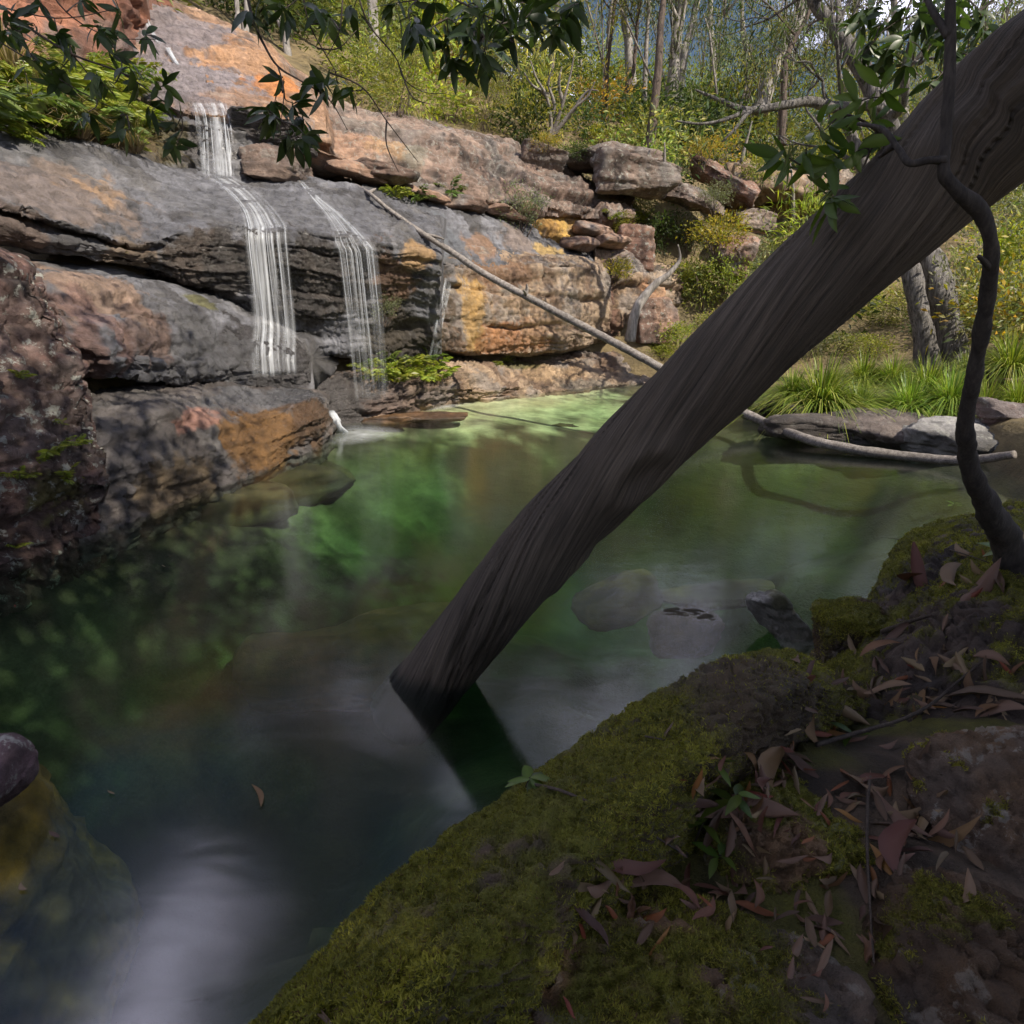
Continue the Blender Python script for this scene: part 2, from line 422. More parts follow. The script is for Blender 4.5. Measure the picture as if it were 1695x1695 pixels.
def rock_disp(P, seed, big=.12, strata=.06, crack=.06, fine=.02, cell=1.1, zs=2.2, scale=1.0, N=None, block=0., bt=.26, bl=1.2, flat=.85):
    P = P * scale
    d = big * 2 * (fbm(P * 0.9, 4, seed) - .5)
    wp = P + 0.25 * (np.stack([fbm(P * 1.2, 3, seed + k) for k in (5, 6, 7)], 1) - .5)
    if strata:
        s = fbm(wp * np.array([.35, .35, 4.5]), 4, seed + 11, 0.6)
        d = d + strata * 2 * (sstep(.36, .64, s) - .5)
    if crack:
        f1, f2, cid = worley(wp * np.array([1 / cell, 1 / cell, zs / cell]), seed + 21)
        e = f2 - f1
        d = d - crack * (1 - sstep(0.0, .09, e)) + crack * 0.9 * (cid - .5)
    if block:                                                    # bedded layers broken by upright joints
        wb = P + .30 * (np.stack([fbm(P * .9, 4, seed + k) for k in (41, 42, 43)], 1) - .5) + .05 * (fbm(P * 5, 3, seed + 44) - .5)[:, None]
        kz = (wb[:, 2] + .06 * wb[:, 0]) / bt; iz = np.floor(kz); fz = kz - iz
        z0 = np.zeros(len(P), np.int64); hz = _hash(iz.astype(np.int64), z0, z0, seed + 45)
        ks = (wb[:, 0] * .62 + wb[:, 1] * .78) / (bl * (.5 + hz)) + hz * 7; js = np.floor(ks); fs = ks - js
        hj = _hash(iz.astype(np.int64), js.astype(np.int64), z0, seed + 46)
        gz = 1 - sstep(.0, .10, np.minimum(fz, 1 - fz)); gs = 1 - sstep(.0, .035, np.minimum(fs, 1 - fs))
        pres = sstep(.38, .60, fbm(P * .7, 3, seed + 47))
        a = block * (.25 + .75 * pres)
        if N is not None: a = a * (1 - flat * sstep(.45, .85, N[:, 2]))
        d = d + a * (hj - .5) * 1.8 - a * np.maximum(gz * .8, gs * .7 * (hj > .35))
    if fine:
        rdg = 1 - np.abs(fbm(P * 9.0, 4, seed + 33, .6) * 2 - 1)
        d = d - fine * 1.2 * sstep(.80, .97, rdg)
        d = d + fine * 2 * (fbm(P * 6.0, 5, seed + 31, .6) - .5)
    return d
CLIFF_BV = []          # (V, F) of all solid rock for ray casts
def grid_normals(G, wrap=False):
    if wrap:
        dv = np.roll(G, -1, 0) - np.roll(G, 1, 0)
    else: dv = np.gradient(G, axis=0)
    du = np.gradient(G, axis=1)
    n = np.cross(dv, du); return n / (np.linalg.norm(n, axis=2, keepdims=True) + 1e-9)
def loft_rock(name, rows, mat, pal, blobs=(), du=.04, smooth=2, back=(0, 1.2, 0), seed=0, lichen=0., wet=0.,
              parent=None, disp=None, label=None, cat=None, group=None, kind=None, moss=None, curve=True, ret=False):
    C = np.array(rows, float)                                   # (R, Cn, 3), rows from the top back to the foot
    bk = np.array(back, float)
    C = np.concatenate([C, (C[-1] + bk)[None], (C[0] + bk)[None]], 0)     # a closed body
    clen = np.linalg.norm(np.diff(C[:-2], axis=1), axis=2).max(0)
    n_u = [max(2, int(math.ceil(l / du))) for l in clen]
    D = catmull(C.transpose(1, 0, 2), n_u) if curve else catmull(C.transpose(1, 0, 2), n_u)
    D = D.transpose(1, 0, 2)
    Cw = np.concatenate([D, D[:1]], 0); R = []
    nr = len(C)
    for r in range(nr):
        l = np.linalg.norm(Cw[r + 1] - Cw[r], axis=1).max()
        n = max(2, int(math.ceil(l / du))) if r < nr - 3 else max(3, int(l / (du * 6)))
        t = np.linspace(0, 1, n, endpoint=False)[:, None, None]
        R.append(Cw[r] * (1 - t) + Cw[r + 1] * t)
    G = np.concatenate(R, 0)
    for _ in range(smooth):
        S = (np.roll(G, 1, 0) + np.roll(G, -1, 0)) * .5
        T = S.copy(); T[:, 1:-1] = (S[:, 1:-1] * 2 + G[:, :-2] + G[:, 2:]) / 4
        G = G * .4 + T * .6
    Nn = grid_normals(G, True)
    nv, nu = G.shape[:2]
    P = G.reshape(-1, 3); Nf = Nn.reshape(-1, 3)
    d = rock_disp(P, seed, N=Nf, **(disp or {}))
    P = P + Nf * d[:, None]
    G = P.reshape(nv, nu, 3); Nf = grid_normals(G, True).reshape(-1, 3)
    F = grid_faces(nv, nu, True)
    cap0 = np.arange(nv) * nu; cap1 = cap0 + nu - 1
    c0 = len(P); P = np.vstack([P, G[:, 0].mean(0), G[:, -1].mean(0)]); Nf = np.vstack([Nf, [[-1, 0, 0], [1, 0, 0]]])
    nx = np.roll(cap0, -1)
    T0 = np.stack([np.full(nv, c0), nx, cap0], -1); T1 = np.stack([np.full(nv, c0 + 1), cap1, np.roll(cap1, -1)], -1)
    c, w, li = rock_colour(P, Nf, pal, blobs, seed, lichen, wet)
    at = {'wet': w, 'lichen': li}
    if moss is not None:
        mk = moss(P, Nf)
        mc = lerp(rgb(.07, .075, .014), rgb(.16, .16, .03), fbm(P * 14, 3, seed + 3))
        c = lerp(c, mc, mk); at['moss'] = mk; at['wet'] = w * (1 - mk)
    CLIFF_BV.append((P, F))
    o = solo(name, P, [F, np.vstack([T0, T1])], mat, label, cat, group, kind, parent, col=c, attrs=at)
    return (o, P, F, Nf, at) if ret else o
_ICO = {}
def icosphere(sub):
    if sub in _ICO: return _ICO[sub]
    import bmesh
    bm = bmesh.new(); bmesh.ops.create_icosphere(bm, subdivisions=sub, radius=1)
    V = np.array([v.co[:] for v in bm.verts]); F = np.array([[v.index for v in f.verts] for f in bm.faces]); bm.free()
    _ICO[sub] = (V, F); return V, F
def boulder_shape(seed, sub=5, planes=11, round_=.06, cut=.66):
    r = np.random.default_rng(seed); V, F = icosphere(sub)
    n = r.normal(size=(planes, 3)); n /= np.linalg.norm(n, axis=1)[:, None]
    n = np.vstack([n, np.eye(3), -np.eye(3)]); h = np.concatenate([r.uniform(cut, .98, planes), np.full(6, 1.0)])
    q = (V @ n.T) / h[None]                                      # support planes -> faceted convex stone
    k = 1.0 / round_
    rad = 1.0 / (np.log(np.exp(np.clip(q, -2, 3) * k).sum(1)) / k)
    return V * rad[:, None], F
def boulder(name, c, size, rotz=0., seed=0, mat=None, pal=BROWN, blobs=(), sub=5, lichen=0., wet=0., tilt=(0, 0), label=None, cat='boulder',
            group=None, kind=None, parent=None, planes=11, round_=.06, disp=None, moss=None, ret=False, cut=.66):
    V, F = boulder_shape(seed, sub, planes, round_, cut)
    V = V * (np.asarray(size) / 2)
    ca, sa = math.cos(tilt[0]), math.sin(tilt[0]); V = V @ np.array([[1, 0, 0], [0, ca, -sa], [0, sa, ca]]).T
    ca, sa = math.cos(tilt[1]), math.sin(tilt[1]); V = V @ np.array([[ca, 0, sa], [0, 1, 0], [-sa, 0, ca]]).T
    ca, sa = math.cos(rotz), math.sin(rotz); V = V @ np.array([[ca, -sa, 0], [sa, ca, 0], [0, 0, 1]]).T
    V = V + np.asarray(c)
    N = np.zeros_like(V); fn = np.cross(V[F[:, 1]] - V[F[:, 0]], V[F[:, 2]] - V[F[:, 0]])
    for k in range(3): np.add.at(N, F[:, k], fn)
    N /= np.linalg.norm(N, axis=1)[:, None] + 1e-12
    sc = float(np.mean(size))
    dd = dict(big=.05 * sc, strata=.025 * sc, crack=.0, fine=.02 * sc); dd.update(disp or {})
    V = V + N * rock_disp(V / sc * 1.3 + seed * 3.1, seed, **{k: v for k, v in dd.items()})[:, None]
    c3, w, li = rock_colour(V, N, pal, blobs, seed, lichen, wet)
    at = {'wet': w, 'lichen': li}
    if moss is not None:
        mk = moss(V, N); mc = lerp(rgb(.07, .075, .014), rgb(.16, .16, .03), fbm(V * 14, 3, seed + 3))
        c3 = lerp(c3, mc, mk); at['moss'] = mk; at['wet'] = w * (1 - mk)
    CLIFF_BV.append((V, F))
    o = solo(name, V, F, mat or M_ROCK, label, cat if kind is None and parent is None else None, group, kind, parent, col=c3, attrs=at)
    return (o, V, F, N, at) if ret else o

# ------------------------------------------------------------------ ground and pool bed
POOL = np.array([(-4.6, -6), (-4.6, 1.0), (-3.7, 3.4), (-3.1, 5.0), (-2.75, 6.8), (-2.5, 8.6), (-1.2, 10.6), (.4, 12.4), (1.9, 13.6), (3.0, 13.3),
                 (3.6, 11.0), (4.0, 9.2), (4.9, 7.6), (4.3, 5.2), (2.7, 3.2), (1.7, 2.0), (.7, 1.35), (0.0, .8), (-.45, .2), (-.8, -1.0), (-1.2, -6)])
def pool_sd(Q):
    """signed distance to the pool outline, positive inside"""
    A = POOL; B = np.roll(POOL, -1, 0); d = np.full(len(Q), 1e9); ins = np.zeros(len(Q), bool)
    for a, b in zip(A, B):
        e = b - a; t = np.clip(((Q - a) @ e) / (e @ e), 0, 1); d = np.minimum(d, np.linalg.norm(Q - a - t[:, None] * e, axis=1))
        c = ((a[1] > Q[:, 1]) != (b[1] > Q[:, 1])) & (Q[:, 0] < (b[0] - a[0]) * (Q[:, 1] - a[1]) / (b[1] - a[1] + 1e-12) + a[0])
        ins ^= c
    return np.where(ins, d, -d)
hill_f = tps([(-8, 6, 3.0), (-9, 12, 5.6), (-5, 14.5, 5.6), (-1.7, 15.2, 4.2), (2, 17, 3.9), (5.5, 18, 3.4), (7, 19.5, 3.6), (4.6, 14, .5),
              (5.2, 16, 1.7), (3.6, 14, .4), (8, 12, .8), (12, 14, 1.6), (14, 20, 3.0), (10, 20, 3.4), (0, 25, 8), (-8, 25, 10.5), (8, 27, 6.5),
              (0, 35, 11.3), (-15, 35, 15.5), (10, 38, 9.6), (20, 30, 6), (25, 45, 10.5), (0, 50, 15), (-20, 50, 20), (15, 55, 13), (6, 9, .3),
              (5.5, 6, .45), (4.8, 3.5, .5), (5, 0, .7), (3, -4, .9), (-8, 0, 2), (9, 3, 1.0), (-10, -6, 2), (15, 8, 1.8), (40, 20, 7), (-40, 20, 12), (0, -25, 3), (1.2, .7, .05), (2.2, .2, .15), (.6, -.6, .1), (2.6, 1.6, .15), (1.6, -1.2, .2)])
def ground_z(Q):
    Q = np.asarray(Q, float); sd = pool_sd(Q); P3 = np.c_[Q, np.zeros(len(Q))]
    hill = np.clip(hill_f(Q), -1, 26) + (fbm(P3 * .5, 4, 3) - .5) * .6
    far = np.clip((np.linalg.norm(Q, axis=1) - 55) / 60, 0, 1); hill = hill * (1 - far) + 9 * far
    out = np.minimum(hill, -.12 + (-sd) * 1.6)
    dep = -(.12 + .95 * sstep(0, 1.5, sd) + .75 * sstep(1.0, 3.0, sd)) + (fbm(P3 * .75, 4, 9) - .5) * 1.1 * sstep(.2, 1.2, sd)
    dep = dep * (1 - .86 * sstep(6.4, 9.2, Q[:, 1] + .25 * Q[:, 0])) * (1 - .2 * sstep(1.2, 2.6, Q[:, 0]))
    return np.where(sd > 0, dep, out)
def axis(lo, hi, a, b, fine, coarse):
    return np.unique(np.concatenate([np.geomspace(1, 1 + (a - lo), 26) * -1 + a + 1 if lo < a else [], np.arange(a, b, fine), b + np.geomspace(1, 1 + hi - b, 40) - 1]).round(3))
gx = axis(-140, 140, -8, 12, .12, 4); gy = axis(-60, 160, -3, 20, .12, 4)
GX, GY = np.meshgrid(gx, gy); Q = np.c_[GX.ravel(), GY.ravel()]
GZ = ground_z(Q); P = np.c_[Q, GZ]
sd = pool_sd(Q); P3 = np.c_[Q, np.zeros(len(Q))]
bed_col = lerp(rgb(.05, .042, .026), rgb(.025, .022, .015), sstep(.40, .62, fbm(P3 * 1.3, 4, 21)))
def sunlit_sand_patch(cx, cy, rx, ry, s, seed):  # pale bed patches: sunlit spots painted in as colour, sand at the far end
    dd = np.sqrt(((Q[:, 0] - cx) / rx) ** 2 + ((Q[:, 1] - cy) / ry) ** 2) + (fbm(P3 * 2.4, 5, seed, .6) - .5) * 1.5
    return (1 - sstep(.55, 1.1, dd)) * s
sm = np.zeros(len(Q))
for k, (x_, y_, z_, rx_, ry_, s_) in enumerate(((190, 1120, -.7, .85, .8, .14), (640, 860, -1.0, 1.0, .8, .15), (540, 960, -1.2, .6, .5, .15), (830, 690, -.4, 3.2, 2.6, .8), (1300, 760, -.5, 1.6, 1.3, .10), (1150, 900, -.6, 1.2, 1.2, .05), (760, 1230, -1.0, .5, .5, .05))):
    pc = PZ(x_, y_, z_); sm = np.maximum(sm, sunlit_sand_patch(pc[0], pc[1], rx_, ry_, s_, 24 + k))
bed_col = lerp(bed_col, lerp(rgb(.64, .60, .42), rgb(.50, .46, .30), sstep(.4, .62, fbm(P3 * 1.7, 4, 29))), sm)
soil = lerp(rgb(.10, .085, .045), rgb(.20, .15, .085), fbm(P3 * .8, 4, 22))
c = lerp(soil, bed_col, sstep(-.2, .2, sd))
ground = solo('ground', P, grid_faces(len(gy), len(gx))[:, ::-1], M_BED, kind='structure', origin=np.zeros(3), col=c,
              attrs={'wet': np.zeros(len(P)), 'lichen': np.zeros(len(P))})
CLIFF_BV.append((P, grid_faces(len(gy), len(gx))))
# water body: closed box, its rim buried in the banks
wx0, wx1, wy0, wy1, wz = -5.2, 6.2, -6.4, 14.6, -4.0
V = np.array([(x, y, z) for z in (wz, 0) for y in (wy0, wy1) for x in (wx0, wx1)])
F = np.array([[4, 5, 7, 6], [0, 2, 3, 1], [0, 1, 5, 4], [2, 6, 7, 3], [0, 4, 6, 2], [1, 3, 7, 5]])
water = solo('water', V, F, M_WATER, kind='structure', origin=np.zeros(3), smooth=False)

# ------------------------------------------------------------------ the rock wall
cliff = empty('cliff', (-2, 9, 0), None, None); tag(cliff, kind='structure')
cliff['label'] = 'layered sandstone wall behind the pool, wet where the water runs'
def row(*pts): return [PY(*p) for p in pts]
def B(px, py, Y, r, col, s=1.0, wet=None): return (PY(px, py, Y), r, col, s, wet)
GREYW = rgb(.15, .15, .158); DARKW = rgb(.035, .032, .030); OCHRE = rgb(.46, .29, .11); ORANGE = rgb(.42, .20, .085); PINK = rgb(.33, .19, .15); MOSSY = rgb(.10, .095, .025)
# main ledge with the big lip over which the water falls
XS = [-160, 0, 60, 150, 230, 300, 400, 480, 560, 620, 670, 730]
def zrow(ys, Ys): return [PY(x, y, Y) for x, y, Y in zip(XS, ys, Ys)]
lipY = np.array([4.7, 5.6, 5.9, 6.35, 6.9, 7.4, 7.95, 8.3, 8.7, 9.0, 9.3, 9.8])
loft_rock('rock_ledge', [
    zrow([120, 190, 205, 235, 258, 275, 285, 285, 300, 318, 335, 350], lipY + np.array([2.3, 2.2, 2.1, 2.0, 2.0, 2.0, 2.0, 1.9, 1.6, 1.4, 1.2, 1.0])),
    zrow([210, 270, 280, 300, 318, 325, 328, 330, 345, 358, 372, 385], lipY + np.array([.95, .9, .9, .85, .85, .8, .8, .8, .7, .6, .5, .4])),
    zrow([325, 345, 358, 385, 405, 386, 372, 380, 394, 404, 412, 425], lipY),
    zrow([335, 353, 368, 394, 411, 398, 392, 402, 415, 425, 432, 445], lipY + np.array([.22, .22, .24, .24, .2, .0, -.04, -.04, -.03, 0, .05, .05])),
    zrow([350, 368, 392, 404, 418, 415, 420, 430, 440, 450, 455, 470], lipY + np.array([-.05, .0, .02, .05, .02, -.05, -.06, -.04, .02, .1, .2, .2])),
    zrow([375, 398, 410, 432, 446, 462, 490, 505, 520, 530, 540, 560], lipY + np.array([.0, .06, .1, .1, .06, .08, .02, .12, .3, .5, .7, .6])),
    zrow([385, 405, 416, 440, 456, 474, 512, 560, 590, 600, 600, 600], lipY + np.array([.5, .5, .5, .5, .5, .5, .4, .4, .5, .7, 1.0, .9])),
], M_ROCK, WETG, [
    B(90, 300, 6.6, (1.1, .9, .5), rgb(.22, .165, .13), .7, .1), B(150, 285, 7.0, (.45, .7, .4), rgb(.32, .21, .125), .6, .05), B(0, 300, 6.2, (.8, 1, .5), rgb(.16, .135, .125), .8, .2),
    B(30, 380, 5.7, (.5, .4, .25), rgb(.12, .09, .075), .9, .1), B(190, 430, 6.8, (.5, .4, .25), rgb(.17, .125, .085), .8, .3),
    B(330, 440, 7.6, (1.1, .8, .45), rgb(.075, .058, .045), .9, .95), B(440, 450, 8.1, (1.0, .7, .6), rgb(.065, .058, .052), .92, 1.0), B(540, 470, 8.8, (1.0, .8, .65), rgb(.06, .05, .042), .9, .95),
    B(480, 500, 8.4, (.6, .5, .5), DARKW, .7, .8), B(650, 470, 9.4, (.45, .6, .6), rgb(.13, .075, .045), .9, .4), B(660, 560, 9.9, (.8, .8, .45), rgb(.05, .04, .028), .9, .3),
    B(690, 420, 9.4, (.3, .5, .25), rgb(.36, .24, .13), .85, .1), B(430, 335, 8.6, (1.6, 1.3, .5), GREYW, .8, .75), B(540, 350, 9.2, (1.0, 1.0, .5), GREYW, .7, .7), B(200, 412, 6.9, (.14, .2, .07), rgb(.35, .28, .08), .8, .1),
], du=.026, smooth=2, seed=1, wet=.6, parent=cliff, disp=dict(big=.06, strata=.03, crack=.0, fine=.022, block=.075, bt=.24, bl=1.3))
# middle block under the dark crevice
loft_rock('rock_block', [
    row((-20, 415, 5.9), (90, 432, 6.2), (180, 455, 6.6), (280, 475, 7.2), (400, 515, 8.0), (505, 560, 8.5)),
    row((-20, 425, 5.3), (90, 450, 5.5), (180, 478, 5.9), (280, 498, 6.7), (400, 533, 7.7), (505, 575, 8.2)),
    row((-10, 480, 4.9), (90, 510, 5.1), (180, 545, 5.35), (280, 550, 6.3), (400, 570, 7.4), (510, 595, 8.0)),
    row((0, 540, 4.9), (100, 560, 5.05), (185, 590, 5.2), (280, 600, 6.05), (400, 612, 7.2), (510, 622, 7.9)),
    row((0, 620, 5.0), (100, 630, 5.15), (190, 630, 5.35), (280, 633, 6.1), (400, 640, 7.25), (515, 642, 8.0)),
], M_ROCK, WETG, [B(150, 480, 5.8, (.9, .8, .35), rgb(.27, .19, .14), .85, .1), B(90, 560, 5.2, (.5, .5, .5), REDB[1], .8, .1), B(230, 560, 6, (.5, .5, .3), rgb(.15, .10, .08), .8, .3),
                  B(330, 500, 7.4, (.3, .3, .1), MOSSY, .8, .2), B(430, 590, 7.6, (.9, .8, .6), rgb(.055, .05, .048), .92, .98), B(330, 590, 6.8, (.9, .8, .5), rgb(.10, .098, .10), .8, .7)],
    du=.026, seed=2, smooth=2, wet=.5, parent=cliff, disp=dict(big=.08, strata=.03, crack=.02, fine=.02, cell=1.2, zs=2.4, block=.06, bt=.3, bl=1.2))
# lower ledge block with the flat wet top and rusty end
def wrow(*pts, z=0.0): return [PZ(p[0], p[1], z) for p in pts]
low = wrow((130, 895), (250, 852), (330, 822), (400, 793), (470, 768), (530, 738), (552, 716))
loft_rock('rock_ledge', [
    row((130, 655, 5.2), (250, 632, 6.1), (330, 634, 6.6), (400, 638, 7.2), (460, 638, 7.6), (515, 642, 7.9), (545, 655, 8.1)),
    row((130, 690, 4.55), (250, 680, 5.15), (330, 688, 5.65), (400, 697, 6.15), (460, 682, 6.6), (515, 660, 7.05), (545, 668, 7.5)),
    row((140, 790, 4.3), (255, 762, 4.85), (335, 752, 5.35), (400, 735, 5.9), (465, 722, 6.35), (525, 695, 6.85), (550, 690, 7.4)),
    low, [p + np.array([-.12, .22, -.45]) for p in low], [p + np.array([-.1, .3, -1.6]) for p in low],
], M_ROCK, [rgb(.10, .09, .085), rgb(.165, .14, .125), rgb(.05, .042, .038)], [
    B(440, 720, 6.2, (.55, .7, .45), rgb(.16, .088, .035), .9, .5), B(510, 700, 6.9, (.35, .5, .4), rgb(.10, .058, .03), .85, .75), B(330, 690, 5.7, (.42, .4, .1), PINK, .85, .2),
    B(390, 660, 6.8, (1.3, .9, .16), rgb(.13, .13, .135), .8, .95), B(500, 650, 7.4, (.5, .5, .15), rgb(.10, .10, .105), .8, 1.0), B(300, 810, 5, (.5, .5, .3), rgb(.12, .085, .045), .7, .3), B(200, 740, 4.5, (.5, .4, .4), rgb(.10, .092, .092), .8, .3),
], du=.022, seed=3, smooth=2, wet=.35, parent=cliff, disp=dict(big=.06, strata=.02, crack=.02, fine=.02, cell=1.3, zs=1.4, block=.035, bt=.42, bl=1.2), back=(-.8, 1.0, 0))
# lichen covered near rock on the far left
lw = wrow((-260, 1060), (-100, 985), (0, 950), (60, 925), (120, 903), (178, 880))
loft_rock('lichen_rock', [
    row((-260, 300, 4.4), (-100, 355, 5.0), (0, 412, 5.4), (60, 450, 5.5), (120, 560, 5.3), (178, 690, 5.0)),
    row((-260, 320, 3.5), (-100, 365, 4.1), (0, 425, 4.5), (60, 470, 4.65), (120, 580, 4.6), (178, 700, 4.5)),
    row((-260, 520, 3.1), (-100, 560, 3.7), (0, 580, 4.1), (60, 610, 4.3), (125, 660, 4.35), (180, 740, 4.35)),
    row((-260, 800, 2.9), (-100, 770, 3.45), (0, 760, 3.75), (70, 770, 3.95), (130, 790, 4.1), (183, 810, 4.2)),
    lw, [p + np.array([-.15, .2, -.45]) for p in lw], [p + np.array([-.1, .3, -1.6]) for p in lw],
], M_ROCK, REDB, [B(30, 700, 4, (.4, .5, .5), rgb(.17, .13, .115), .6, 0), B(20, 530, 4.3, (.4, .4, .25), rgb(.20, .15, .135), .6, 0), B(120, 870, 4.0, (.4, .4, .25), rgb(.09, .06, .05), .8, .4), B(100, 830, 4.0, (.14, .3, .3), MOSSY, .7, 0)],
    du=.02, seed=4, smooth=2, lichen=1.0, wet=.05, parent=cliff, disp=dict(big=.10, strata=.03, crack=.045, fine=.025, cell=.75, zs=1.2, block=.05, bt=.4, bl=.7), back=(-1.0, .8, 0))
# foot shelf between the falls and the far end of the pool
fw = wrow((478, 722), (560, 706), (640, 692), (740, 673), (850, 656), (950, 645), (1040, 636), (1120, 632))
loft_rock('rock_shelf', [
    row((478, 620, 8.5), (560, 612, 9.3), (640, 600, 9.9), (740, 592, 10.7), (850, 594, 12.5), (950, 586, 13.4), (1040, 580, 14.2), (1120, 575, 14.8)),
    row((478, 640, 8.0), (560, 640, 8.7), (640, 632, 9.2), (740, 618, 10.1), (850, 612, 12.0), (950, 602, 13.0), (1040, 598, 13.8), (1120, 596, 14.3)),
    row((478, 690, 7.6), (560, 680, 8.5), (640, 662, 9.0), (740, 645, 9.9), (850, 640, 11.3), (950, 628, 12.5), (1040, 622, 13.4), (1120, 618, 14.0)),
    fw, [p + np.array([0, .1, -.4]) for p in fw], [p + np.array([0, .3, -1.5]) for p in fw],
], M_ROCK, TAN, [B(560, 660, 8.8, (1.2, .9, .5), rgb(.085, .078, .075), .95, .85), B(660, 660, 9.3, (.7, .7, .35), rgb(.15, .11, .09), .8, .5), B(720, 655, 9.8, (.5, .5, .2), rgb(.14, .12, .11), .7, .6),
                 B(900, 615, 12.5, (1.2, 1, .2), rgb(.38, .27, .17), .7, .05), B(950, 640, 12.5, (1.6, .6, .13), rgb(.22, .19, .15), .8, .3), B(860, 603, 12.2, (.7, .5, .08), MOSSY, .7, .1)],
    du=.032, seed=5, smooth=2, wet=.15, parent=cliff, disp=dict(big=.08, strata=.04, crack=.03, fine=.03, cell=.8, zs=2.5, block=.10, bt=.16, bl=.9))
# right-hand overhanging block
loft_rock('overhang_block', [
    row((660, 395, 10.6), (740, 405, 11.3), (820, 415, 12.3), (900, 420, 13.0), (960, 425, 13.8), (1010, 440, 14.6)),
    row((670, 425, 10.0), (745, 440, 10.8), (820, 448, 11.7), (890, 440, 12.2), (960, 438, 13.0), (1010, 455, 14.0)),
    row((690, 480, 10.1), (748, 490, 10.75), (820, 495, 11.6), (890, 490, 12.1), (960, 485, 12.9), (1012, 490, 13.9)),
    row((700, 530, 10.2), (745, 545, 10.7), (820, 550, 11.5), (890, 555, 12.0), (965, 550, 12.9), (1012, 535, 13.9)),
    row((715, 570, 10.6), (740, 583, 10.8), (820, 588, 11.6), (890, 585, 12.1), (965, 572, 13.0), (1012, 560, 13.9)),
    row((715, 580, 11.6), (745, 590, 11.9), (820, 594, 12.9), (890, 590, 13.4), (965, 580, 14.2), (1012, 565, 14.9)),
], M_ROCK, TAN, [B(780, 520, 11.1, (.45, .5, .7), OCHRE, .6, .0), B(720, 500, 10.3, (.5, .6, .9), rgb(.10, .07, .045), .9, .5), B(840, 560, 11.8, (1.2, .6, .35), rgb(.33, .165, .085), .75, 0), B(820, 450, 11.8, (1.4, .5, .3), rgb(.20, .12, .075), .8, .1), B(745, 460, 10.6, (.25, .4, .5), rgb(.13, .13, .135), .8, .6),
                 B(890, 520, 12.2, (.7, .5, .5), rgb(.34, .235, .16), .7, 0)],
    du=.032, seed=6, smooth=1, wet=.05, lichen=.25, parent=cliff, disp=dict(big=.07, strata=.03, crack=.02, fine=.025, cell=1.15, zs=1.5, block=.10, bt=.55, bl=1.25))
# broken blocks at the right end of the wall
loft_rock('rock_block', [
    row((985, 400, 14.8), (1040, 415, 15.2), (1080, 430, 15.6), (1130, 440, 16.2)),
    row((985, 440, 14.0), (1040, 450, 14.4), (1080, 465, 14.8), (1130, 470, 15.4)),
    row((990, 510, 13.9), (1040, 515, 14.2), (1085, 520, 14.6), (1130, 525, 15.2)),
    row((995, 565, 13.8), (1040, 568, 14.2), (1085, 568, 14.6), (1130, 572, 15.2)),
], M_ROCK, TAN, [B(1010, 510, 13.9, (.5, .5, .6), rgb(.17, .10, .075), .8, 0), B(1090, 500, 14.7, (.5, .5, .6), rgb(.40, .24, .15), .7, 0)], du=.04, seed=7, smooth=1, parent=cliff,
    disp=dict(big=.10, strata=.05, crack=.06, fine=.04, cell=.7, zs=1.3, block=.22, bt=.40, bl=.7))
# wet sloping slab above the overhang
loft_rock('rock_slab', [
    row((600, 295, 11.2), (680, 318, 12.0), (760, 330, 12.9), (840, 352, 13.9), (910, 385, 14.6), (990, 415, 15.2)),
    row((610, 330, 10.5), (685, 345, 11.2), (760, 362, 12.1), (840, 380, 13.0), (910, 405, 13.8), (990, 428, 14.6)),
    row((625, 375, 10.0), (690, 385, 10.6), (765, 405, 11.5), (840, 418, 12.5), (910, 424, 13.2), (990, 438, 14.1)),
    row((640, 420, 9.75), (695, 432, 10.2), (768, 442, 11.1), (840, 446, 12.0), (910, 444, 12.8), (990, 450, 13.7)),
    row((640, 445, 10.1), (695, 455, 10.6), (768, 460, 11.5), (840, 464, 12.4), (910, 462, 13.2), (990, 465, 14.1)),
], M_ROCK, WETG, [B(660, 400, 10.3, (.35, .7, .5), rgb(.33, .215, .12), .85, .1), B(800, 400, 12.0, (.35, .7, .4), rgb(.26, .165, .11), .8, .1), B(860, 400, 12.9, (.5, .7, .4), rgb(.22, .17, .14), .7, .2),
                  B(920, 420, 13.4, (.6, .6, .3), rgb(.42, .30, .14), .85, 0), B(720, 390, 11.2, (.6, .8, .5), rgb(.17, .18, .195), .8, .7)],
    du=.036, seed=8, smooth=2, wet=.35, parent=cliff, disp=dict(big=.06, strata=.03, crack=.02, fine=.02, cell=1.3, zs=2.0, block=.10, bt=.34, bl=1.6))
# yellow blocks in the recess under the upper slab
boulder('yellow_block', PY(897, 385, 14.6), (.95, .9, .85), .35, 41, pal=[OCHRE * 1.15, rgb(.55, .38, .15), rgb(.30, .18, .08)], sub=5, planes=4, parent=cliff, round_=.035)
boulder('yellow_block', PY(938, 388, 14.9), (.55, .8, .75), .2, 42, pal=[OCHRE, rgb(.46, .28, .10), rgb(.26, .15, .06)], sub=5, planes=5, parent=cliff, round_=.035)
